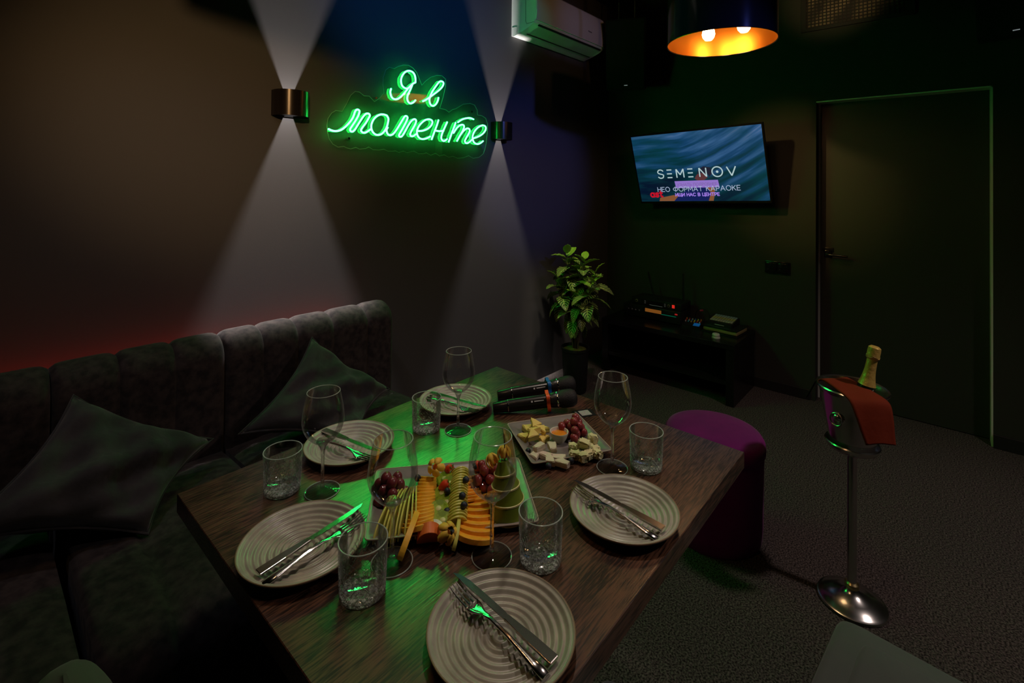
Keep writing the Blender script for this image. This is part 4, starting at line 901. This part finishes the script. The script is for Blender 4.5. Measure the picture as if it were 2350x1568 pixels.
# cutlery: local +x runs from handle end to tip
def knife_parts(s):
    hp = [(-.105, -.0085), (-.105, .0085), (-.06, .0072), (-.012, .0052), (-.012, -.0052), (-.06, -.0072)]
    bm = B(); prism(bm, hp, 0, .0048); bmesh.ops.bevel(bm, geom=list(bm.edges), offset=.001, segments=2, affect='EDGES'); obj('handle', bm, M['cutl'], s, True, .5)
    bl = [(-.012, -.0048), (-.006, -.0060), (.03, -.0066), (.075, -.0060), (.096, -.0022), (.105, .0040), (.09, .0046), (-.012, .0046)]
    bm = B(); prism(bm, bl, .0016, .0032); obj('blade', bm, M['cutl'], s, True, .5)
def fork_parts(s):
    hp = [(-.098, -.0085), (-.098, .0085), (-.06, .0060), (.0, .0034), (.035, .0036), (.035, -.0036), (.0, -.0034), (-.06, -.0060)]
    bm = B(); n = 12; rows = []
    prof = [(-.098, .0085), (-.075, .0072), (-.05, .0052), (-.02, .0036), (.01, .0033), (.030, .0040), (.040, .0090), (.048, .0120), (.056, .0125)]
    def zc(x): return .004 * math.sin(max(0, (x + .098)) * 14) * (1 if x < .03 else 1) - (.0065 * math.sin(PI * max(0, min(1, (x - .02) / .08))))
    for x, w_ in prof: rows.append([bm.verts.new((x, w_ * (k / 4 * 2 - 1), zc(x) + .0020 * (1 - abs(k / 2 - 1)) * (1 if x < .03 else -1))) for k in range(5)])
    for a, b in zip(rows, rows[1:]):
        for k in range(4): bm.faces.new((a[k], a[k + 1], b[k + 1], b[k]))
    o = obj('handle', bm, M['cutl'], s); md = o.modifiers.new('s', 'SOLIDIFY'); md.thickness = .0018
    for k in range(4):
        y = -.0106 + k * .00707
        obj('tine', tb([(x, y * (1 - .12 * max(0, (x - .056) / .05)), zc(x) + .001) for x in (.054, .065, .078, .090, .100)], [.0017, .0016, .0015, .0013, .0007], 6), M['cutl'], s)
def place(a, b, za, zb):
    a, b = Vector((*a, za)), Vector((*b, zb)); d_ = b - a; m_ = (a + b) / 2
    return m_, Vector((0, -math.atan2(d_.z, math.hypot(d_.x, d_.y)), math.atan2(d_.y, d_.x)))
names = ['on the nearest plate', 'on the plate at the left table corner', 'on the plate by the right table edge', 'on the sofa side plate behind the left wine glass', 'on the farthest plate beside the microphones']
kn = [((.548, .393), (.556, .608)), ((.337, .851), (.553, .869)), ((.893, .389), (.902, .610)), ((.648, 1.215), (.680, 1.012)), ((.984, 1.190), (1.022, .986))]
fk = [((.527, .393), (.541, .590)), ((.338, .825), (.532, .843)), ((.866, .394), (.886, .590)), ((.622, 1.190), (.655, .998)), ((.962, 1.178), (.990, .990))]
K1 = F1 = None
for i in range(5):
    c1, r1 = place(*kn[i], TZ + .0205, TZ + .0258)
    if K1 is None:
        K1 = thing('table_knife', 'steel table knife ' + names[i], 'knife', c1, 0, 'steel table knives', r1); knife_parts(K1)
    else: dup(K1, c1, r1, 'steel table knife ' + names[i])
    c2, r2_ = place(*fk[i], TZ + .0195, TZ + .0245)
    if F1 is None:
        F1 = thing('table_fork', 'steel table fork ' + names[i], 'fork', c2, 0, 'steel table forks', r2_); fork_parts(F1)
    else: dup(F1, c2, r2_, 'steel table fork ' + names[i])

# ------------------------------------------------------------------ platters
def platter(label, x, y, w_, d_, rz):
    s = thing('serving_platter', label, 'platter', (x, y, TZ), rz)
    N = 64; base = superellipse(1, 1, N, 26); rings = []; bm = B()
    prof = [(-.030, .0), (-.022, .0), (-.018, .003), (-.004, .0125), (0, .0150), (0, .0165), (-.002, .0168), (-.009, .0150), (-.022, .0080), (-.030, .0062)]
    for dr, z in prof: rings.append([bm.verts.new((a * (w_ + 2 * dr), b * (d_ + 2 * dr), z)) for a, b in base])
    for a, b in zip(rings, rings[1:]):
        for i in range(N): bm.faces.new((a[i], a[(i + 1) % N], b[(i + 1) % N], b[i]))
    bm.faces.new(rings[0][::-1]); bm.faces.new(rings[-1]); obj('platter_body', bm, M['tray'], s, True, .6)
    obj('rim', tb([(a * (w_ - .001), b * (d_ - .001), .0168) for a, b in base], .0014, 6, closed=True), mat('platter_rim', (.42, .34, .28), .35), s)
    return s
platter('long rectangular grey platter of cut fruit in the middle of the table', .702, .778, .330, .228, math.radians(-39))
platter('square grey platter of cheese and grapes at the far right of the table', 1.045, .753, .212, .204, math.radians(-31))
PZ = TZ + .0065
def one(name, bm, m, label, cat, loc, rot=(0, 0, 0), group=None, smooth=True, sharp=.7):
    o = obj(name, bm, m, None, smooth, sharp); o.location = loc; o.rotation_euler = rot; return tag(o, label, cat, group)
def dupo(o, loc, rot=None, label=None, group=None, mt=None):
    c_ = o.copy(); COL.objects.link(c_); c_.location = loc
    if rot: c_.rotation_euler = rot
    if label: c_['label'] = label
    if group: c_['group'] = group
    return c_
def grape_mesh(m, r_=.0108):
    bm = B(); ball(bm, (0, 0, 0), r_, (1, 1, 1.16), 3); return bm
def cluster(cx_, cy_, pts, m, label, group, r_=.0108):
    first = None
    for (dx, dy, dz) in pts:
        loc = (cx_ + dx, cy_ + dy, PZ + r_ + dz); rot = (R.uniform(-.8, .8), R.uniform(-.8, .8), R.uniform(0, 6))
        if first is None: first = one('grape', grape_mesh(m, r_), m, label, 'grape', loc, rot, group)
        else: dupo(first, loc, rot)
def pile(n1, n2, n3, sp, ax=0):
    out = []
    for lv, n in enumerate((n1, n2, n3)):
        for i in range(n):
            a = ax + i * 2.39996 + lv; rr = sp * math.sqrt(i + .35) * .62
            out.append((rr * math.cos(a), rr * math.sin(a), lv * sp * .72))
    return out
cluster(.612, .872, pile(8, 6, 2, .0225), M['grape2'], 'dark red grape in the bunch at the left end of the fruit platter', 'dark grapes at the left end of the fruit platter')
cluster(.778, .748, pile(7, 6, 3, .0212, 1), M['grape'], 'red grape in the bunch beside the carved pear tower on the fruit platter', 'red grapes beside the carved pear tower', .0102)
cluster(1.092, .735, pile(8, 6, 2, .0212, 2), M['grape'], 'rosy grape in the bunch on the square cheese platter', 'rosy grapes on the cheese platter', .0104)

def lerp(a, b, t): return a + (b - a) * t
def run(first_fn, n, A, Bp, rz, label, cat, group, name, m, z=0.0, tilt=0, zig=0, spin=0, grow=0):
    f = None
    for i in range(n):
        t = i / (n - 1); x, y = lerp(A[0], Bp[0], t), lerp(A[1], Bp[1], t)
        loc = (x + zig * math.sin(i * 1.7), y + zig * math.cos(i * 2.3), PZ + z + .0004 * (i % 3)); rot = (tilt if not callable(tilt) else tilt(i), 0, rz + spin * (t - .5) + R.uniform(-.04, .04))
        lb = 'farthest ' + label if i == 0 else ('nearest ' + label if i == n - 1 else label)
        if f is None: f = o_ = one(name, first_fn(), m, lb, cat, loc, rot, group)
        else: o_ = dupo(f, loc, rot, lb)
        o_.scale = (1 + grow * (t - .5),) * 3
def crescent(L, Hh, th):        # standing crescent slice: length along x, height z, thickness y
    pts = []
    for k in range(17): a = PI * k / 16; pts.append((-L / 2 * math.cos(a), Hh * math.sin(a)))
    pts += [(L * .26, .0), (0, -.0 + .001), (-L * .26, 0)]
    bm = B(); prism(bm, pts, -th / 2, th / 2, Rx(PI / 2)); bmesh.ops.bevel(bm, geom=[e for e in bm.edges], offset=min(th * .18, .0007), segments=1, affect='EDGES'); return bm
FA = math.radians(-39)          # the platter's long axis
# green pear slices fanned at the left: long blades standing on edge, side by side
run(lambda: crescent(.150, .032, .0032), 9, (.578, .826), (.622, .795), FA + math.radians(82), 'thin pear slice standing in the fan right of the dark grapes', 'pear slice', 'pear slices beside the dark grapes', 'pear_slice', M['pear'], spin=.25)
# orange-fleshed melon slices, overlapping in a long row
run(lambda: crescent(.050, .041, .0078), 15, (.715, .868), (.600, .762), FA, 'orange melon slice in the long overlapping row left of the kiwi', 'melon slice', 'melon slices in the long row left of the kiwi', 'melon_slice', M['peach'], tilt=1.05, grow=.45, spin=.5, z=.001)
one('melon_slice', crescent(.115, .034, .011), M['peach'], 'long melon slice leaning at the near end of the melon row', 'melon slice', (.570, .752, PZ + .001), (.35, 0, math.radians(38)))
one('papaya_wedge', crescent(.046, .034, .020), M['grapef'], 'orange red wedge lying in front of the kiwi slices', 'fruit wedge', (.598, .724, PZ), (.5, 0, FA))
# kiwi slices
def kiwi():
    bm = B(); lathe(bm, [(0, 0), (.018, 0), (.0195, .0015), (.0195, .0035), (.018, .005), (0, .005)], 28); return bm
kf = None
for i in range(9):
    t = i / 8; loc = (lerp(.728, .618, t) + .008 * math.sin(i * 2.2), lerp(.822, .722, t) + .008 * math.cos(i * 2.2), PZ + .006 + .003 * (i % 2)); rot = (.35, -.25 + .1 * (i % 3), FA + R.uniform(-.3, .3))
    lab = 'kiwi slice in the overlapping row in the middle of the fruit platter'
    if kf is None:
        kf = thing('kiwi_slice', lab, 'kiwi slice', loc, 0, 'kiwi slices in the middle of the fruit platter', rot); obj('flesh', kiwi(), M['kiwi'], kf); obj('core', lt([(0, .0050), (.0055, .0051), (.005, .0055), (0, .0056)], 16), M['kiwic'], kf)
    else: dup(kf, loc, rot)
# green pear slices in a standing row right of the kiwi
run(lambda: crescent(.046, .034, .0040), 19, (.766, .822), (.650, .706), FA + .1, 'green pear slice in the upright row right of the kiwi', 'pear slice', 'green pear slices right of the kiwi', 'pear_slice', M['pear'], tilt=.45)
one('pear_slice', crescent(.085, .026, .007), M['pear'], 'long pear slice leaning at the near end of the upright pear row', 'pear slice', (.634, .692, PZ + .001), (.3, 0, math.radians(44)))
# orange slices: two fans on the right
run(lambda: crescent(.062, .034, .005), 8, (.778, .806), (.722, .752), FA, 'orange slice in the far fan behind the pear tower', 'orange slice', 'orange slices in the far fan', 'orange_slice', M['orange'], tilt=1.1)
run(lambda: crescent(.070, .036, .0085), 7, (.742, .736), (.658, .662), FA - .2, 'orange slice in the near fan in front of the pear tower', 'orange slice', 'orange slices in the near fan', 'orange_slice', M['orange'], tilt=1.22, spin=-.8, grow=.2, z=.002)
# physalis
def physalis(x, y, z, label, rot, sc_=1.2):
    s = thing('physalis', label, 'physalis', (x, y, z), 0, None, rot)
    bm = B(); ball(bm, (0, 0, .010), .0078, (1, 1, 1), 3); obj('berry', bm, M['physf'], s)
    for k in range(5):
        a = 2 * PI * k / 5; bm = B(); rows = []
        for i in range(6):
            t = i / 5; r_ = .004 + .0125 * math.sin(PI * (.15 + .75 * t)); z_ = .030 * t; w_ = .0065 * math.sin(PI * min(1, .15 + .85 * (1 - t) ** .7)) + .0004
            rows.append([bm.verts.new((r_, -w_, z_)), bm.verts.new((r_ + .0022, 0, z_)), bm.verts.new((r_, w_, z_))])
        for p_, q_ in zip(rows, rows[1:]):
            for j in range(2): bm.faces.new((p_[j], p_[j + 1], q_[j + 1], q_[j]))
        bmesh.ops.transform(bm, matrix=Rz(a) @ Ry(-.12), verts=bm.verts)
        o = obj('husk', bm, M['phys'], s); md = o.modifiers.new('s', 'SOLIDIFY'); md.thickness = .0005
    s.scale = (sc_, sc_, sc_); return s
physalis(.722, .846, PZ + .030, 'open physalis lying at the far end of the melon row', (.5, -.9, 0))
physalis(.612, .700, PZ + .006, 'open physalis at the near edge of the kiwi row', (.6, -.6, .5))
# strawberries, blueberries
def strawberry(x, y, z, rot, label):
    s = thing('strawberry', label, 'strawberry', (x, y, z), 0, None, rot)
    obj('fruit', lt([(0, -.014), (.004, -.012), (.009, -.004), (.0110, .003), (.009, .009), (.004, .0105), (0, .010)], 20), M['straw'], s)
    bm = B()
    for k in range(5): a = 2 * PI * k / 5; bm.faces.new([bm.verts.new(v) for v in ((0, 0, .0112), (.008 * math.cos(a - .3), .008 * math.sin(a - .3), .0108), (.011 * math.cos(a), .011 * math.sin(a), .012), (.008 * math.cos(a + .3), .008 * math.sin(a + .3), .0108))])
    obj('leaves', bm, M['leaf'], s, False)
strawberry(.747, .838, PZ + .018, (1.2, .3, 0), 'strawberry at the far edge between kiwi and pear rows')
strawberry(.698, .796, PZ + .021, (1.1, -.5, 1), 'cut strawberry lying on the kiwi row')
strawberry(.576, .810, PZ + .011, (1.3, .2, 2), 'strawberry by the near left grapes, seen under the wine glass')
strawberry(.588, .836, PZ + .011, (1.2, .9, 3), 'strawberry wedged between the dark grapes and the thin pear slices')
strawberry(.776, .772, PZ + .038, (1.2, .9, 3), 'strawberry half on top of the grapes by the pear tower')
bf = None
for (x, y, z, lb) in ((.651, .826, .010, 'blueberry left of the melon row, far one'), (.634, .814, .010, 'blueberry left of the melon row, near one'), (.690, .778, .020, 'blueberry on the kiwi row below the strawberry'), (.728, .762, .034, 'blueberry on the upright pear row, far one'), (.686, .728, .034, 'blueberry on the upright pear row, middle one'), (.668, .704, .034, 'blueberry on the upright pear row, near one'), (.652, .735, .016, 'blueberry between kiwi and upright pear row'), (.686, .872, .012, 'blueberry behind the thin pear slices'), (.770, .775, .040, 'blueberry on the red grapes by the pear tower'), (.626, .690, .008, 'blueberry at the near rim of the fruit platter'),
                     (.942, .766, .008, 'blueberry left of the white cheese'), (.925, .690, .008, 'blueberry in front of the white cheese'), (.978, .663, .008, 'blueberry between white and blue cheese')):
    loc = (x, y, PZ + z)
    if bf is None:
        bm = B(); ball(bm, (0, 0, 0), .0072, (1, 1, .9), 3); bf = one('blueberry', bm, M['berry'], lb, 'blueberry', loc, (0, 0, 0), 'blueberries on the platters')
    else: dupo(bf, loc, (R.uniform(-1, 1), R.uniform(-1, 1), 0), lb)
# carved pear tower
tw = thing('carved_pear_tower', 'green pear carved into stacked tiers standing at the right end of the fruit platter', 'carved fruit', (.742, .655, PZ), 0)
zt = 0
for k, (rb, rt_, hh, dx, dy) in enumerate(((.038, .030, .030, 0, 0), (.034, .026, .026, .002, .004), (.028, .019, .024, .003, .008), (.021, .010, .026, .003, .011))):
    bm = B(); lathe(bm, [(0, 0), (rb * .9, 0), (rb, .004), (lerp(rb, rt_, .4), hh * .45), (lerp(rb, rt_, .75), hh * .75), (rt_, hh), (0, hh)], 40, T(dx, dy, zt) @ Rx(-.06 * k))
    obj('tier', bm, M['pearskin'], tw)
    bm = B(); lathe(bm, [(rb - .003, .0005), (rb + .0008, .001), (rb + .0012, .004), (rb - .002, .0055)], 40, T(dx, dy, zt) @ Rx(-.06 * k)); obj('cut_edge', bm, mat('pear_cut', (.62, .60, .25), .4) if k == 0 else M['pearcut'], tw); 
    if k == 0: M['pearcut'] = bpy.data.materials['pear_cut']
    zt += hh - .001
obj('skewer', tb([(.003, .011, zt - .01), (.003, .014, zt + .055)], .0011, 6), M['stem'], tw)
physalis(.745, .668, PZ + zt + .002, 'open physalis on the skewer at the very top of the pear tower', (-.3, .3, 0), .9)
physalis(.742, .690, PZ + zt - .020, 'open physalis tucked behind the top of the pear tower', (-.8, .2, 0), .9)

# honey bowl and cheese
hb = thing('honey_bowl', 'small cream bowl filled with honey on the cheese platter', 'bowl', (1.043, .745, PZ))
obj('bowl_body', lt([(0, 0), (.0135, 0), (.0145, .002), (.0195, .010), (.0235, .022), (.0245, .0255), (.0240, .0268), (.0222, .0262), (.0190, .016), (.012, .008), (0, .006)], 48), M['bowl'], hb)
obj('honey', lt([(0, .0205), (.0195, .0205), (.0205, .0200), (0, .012)], 36), M['honey'], hb)
def chunk(pts, h, rnd=.003, seed=0):
    bm = B(); rr = random.Random(seed); prism(bm, pts, 0, h)
    bmesh.ops.bevel(bm, geom=list(bm.edges), offset=rnd * .5, segments=2, affect='EDGES')
    bmesh.ops.subdivide_edges(bm, edges=[e for e in bm.edges if e.calc_length() > .006], cuts=2, use_grid_fill=True)
    for v in bm.verts:
        if v.co.z > .001: v.co += Vector((rr.uniform(-1, 1), rr.uniform(-1, 1), rr.uniform(-1, 1))) * rnd * .35
    return bm
tri = [(-.020, -.010), (.020, -.011), (.004, .014)]
yc = [(1.022, .838, .3), (1.052, .808, 1.6), (.985, .812, 2.6), (1.012, .776, .1), (1.000, .795, 2.0), (1.042, .822, 4.0), (.990, .786, 3.6), (1.028, .796, 5.0)]
for i, (x, y, a) in enumerate(yc):
    o = one('yellow_cheese_piece', chunk([(u * .95, v * 1.08) for u, v in tri], .013 if i % 2 else .016, .003, i), M['cheese'], 'yellow hard cheese piece in the pile left of the honey bowl', 'cheese piece', (x, y, PZ + (.015 if i > 3 else 0)), (R.uniform(-.2, .2) if i > 3 else 0, .25 if i > 3 else 0, a), 'yellow cheese pieces left of the honey bowl')
wc = [(.938, .742, .4), (.955, .722, 1.9), (.962, .744, 3.2), (.945, .702, .9), (.968, .690, 2.3), (.985, .722, 4.1), (.958, .675, 5.0)]
for i, (x, y, a) in enumerate(wc):
    one('white_cheese_piece', chunk([(-.018, -.009), (.016, -.011), (.019, .004), (-.008, .012)], .013, .0025, 20 + i), M['brie'], 'soft white cheese piece in front of the honey bowl', 'cheese piece', (x, y, PZ + (.011 if i in (2, 5) else 0)), (.12 if i in (2, 5) else 0, 0, a), 'white cheese pieces in front of the honey bowl')
bc = [(1.060, .680, .2), (1.030, .690, 1.4), (1.005, .668, 2.2), (1.030, .645, 3.0), (1.060, .650, 4.4), (1.040, .668, 5.2), (1.072, .664, .9), (1.012, .648, 2.9), (1.044, .632, 1.1)]
for i, (x, y, a) in enumerate(bc):
    one('blue_cheese_piece', chunk([(-.014, -.010), (.012, -.012), (.016, .006), (-.002, .013), (-.015, .005)], .018, .006, 40 + i), M['blue'], 'crumbly blue cheese piece at the right side of the cheese platter', 'cheese piece', (x, y, PZ + (.015 if i in (5, 6) else 0)), (.2 if i in (5, 6) else 0, .1, a), 'blue cheese pieces on the cheese platter')

# microphones
def microphone(label, a, b, band, bandm, rr):
    a, b = Vector((*a, TZ + .0150)), Vector((*b, TZ + .0400))
    s = thing('wireless_microphone', label, 'microphone', a, 0, None, (0, PI / 2 - math.asin((b - a).z / (b - a).length), math.atan2((b - a).y, (b - a).x)))
    obj('body', lt([(0, 0), (.0125, 0), (.0140, .002), (.0165, .043), (.0165, .046), (.0178, .047), (.0180, .05), (.0190, .17), (.0195, .176), (0, .176)], 40), M['mic'], s)
    obj('joint_ring', lt([(.0166, .043), (.0178, .0435), (.0178, .046), (.0166, .0465)], 40), M['chrome'], s)
    obj('collar', lt([(.0195, .172), (.021, .178), (.0225, .190), (.0215, .196), (0, .196)], 40), M['black'], s)
    obj('silver_ring', lt([(.0223, .189), (.0229, .190), (.0229, .193), (.0220, .194)], 40), M['chrome'], s)
    obj('grille', lt([(0, .194), (.0215, .194), (.0245, .205), (.0255, .216), (.0255, .226), (.0245, .236), (.020, .246), (.012, .250), (0, .2515)], 48), M['mesh'], s)
    N = 60; bm = B()    # anti-roll ring with lobes
    out = [((.0265 + .0048 * math.cos(4 * t)) * math.cos(t), (.0265 + .0048 * math.cos(4 * t)) * math.sin(t)) for t in [2 * PI * k / N + rr * 0 for k in range(N)]]
    inn = [(.0188 * math.cos(2 * PI * k / N), .0188 * math.sin(2 * PI * k / N)) for k in range(N)]
    vs = [[bm.verts.new((x, y, z)) for x, y in q] for q, z in ((out, .158), (out, .168), (inn, .168), (inn, .158))]
    for p_, q_ in zip(vs, vs[1:] + vs[:1]):
        for k in range(N): bm.faces.new((p_[k], p_[(k + 1) % N], q_[(k + 1) % N], q_[k]))
    bmesh.ops.transform(bm, matrix=Rz(PI / 4), verts=bm.verts)
    o = obj('anti_roll_ring', bm, bandm, s); o['label'] = band + ' rubber ring round the neck'
    bm = B(); lathe(bm, [(0, .0006), (.0026, .0006), (.0026, 0), (0, 0)], 14, T(-.0181, 0, .115) @ Ry(-PI / 2)); box(bm, -.0192, -.0184, -.0012, .0012, .122, .150)
    o = obj('logo', bm, mat('mic_mark', (.5, .5, .5), .4), s, False); o.rotation_euler = (0, 0, 1.0)
    return s
microphone('black wireless microphone with an orange ring, the nearer of the two', (1.052, .990), (1.214, .828), 'orange', M['orband'], 0)
microphone('black wireless microphone with a blue ring, the farther of the two', (1.122, 1.037), (1.305, .884), 'blue', M['blueband'], .3)

# black card and coaster-like papers beside the cheese
cd = obj('menu_card', bx(-.030, .030, -.022, .022, 0, .0012), M['black'], None, False); cd.location = (1.232, .790, TZ); cd.rotation_euler = (0, 0, math.radians(-30)); tag(cd, 'small black card with a pale square, lying behind the cheese platter', 'card')
o = obj('pale_square', bx(-.014, .018, -.015, .015, .0012, .0015), M['paper'], cd, False)
o = obj('print_lines', bx(-.026, -.020, -.014, .014, .0012, .0015), M['paper'], cd, False)
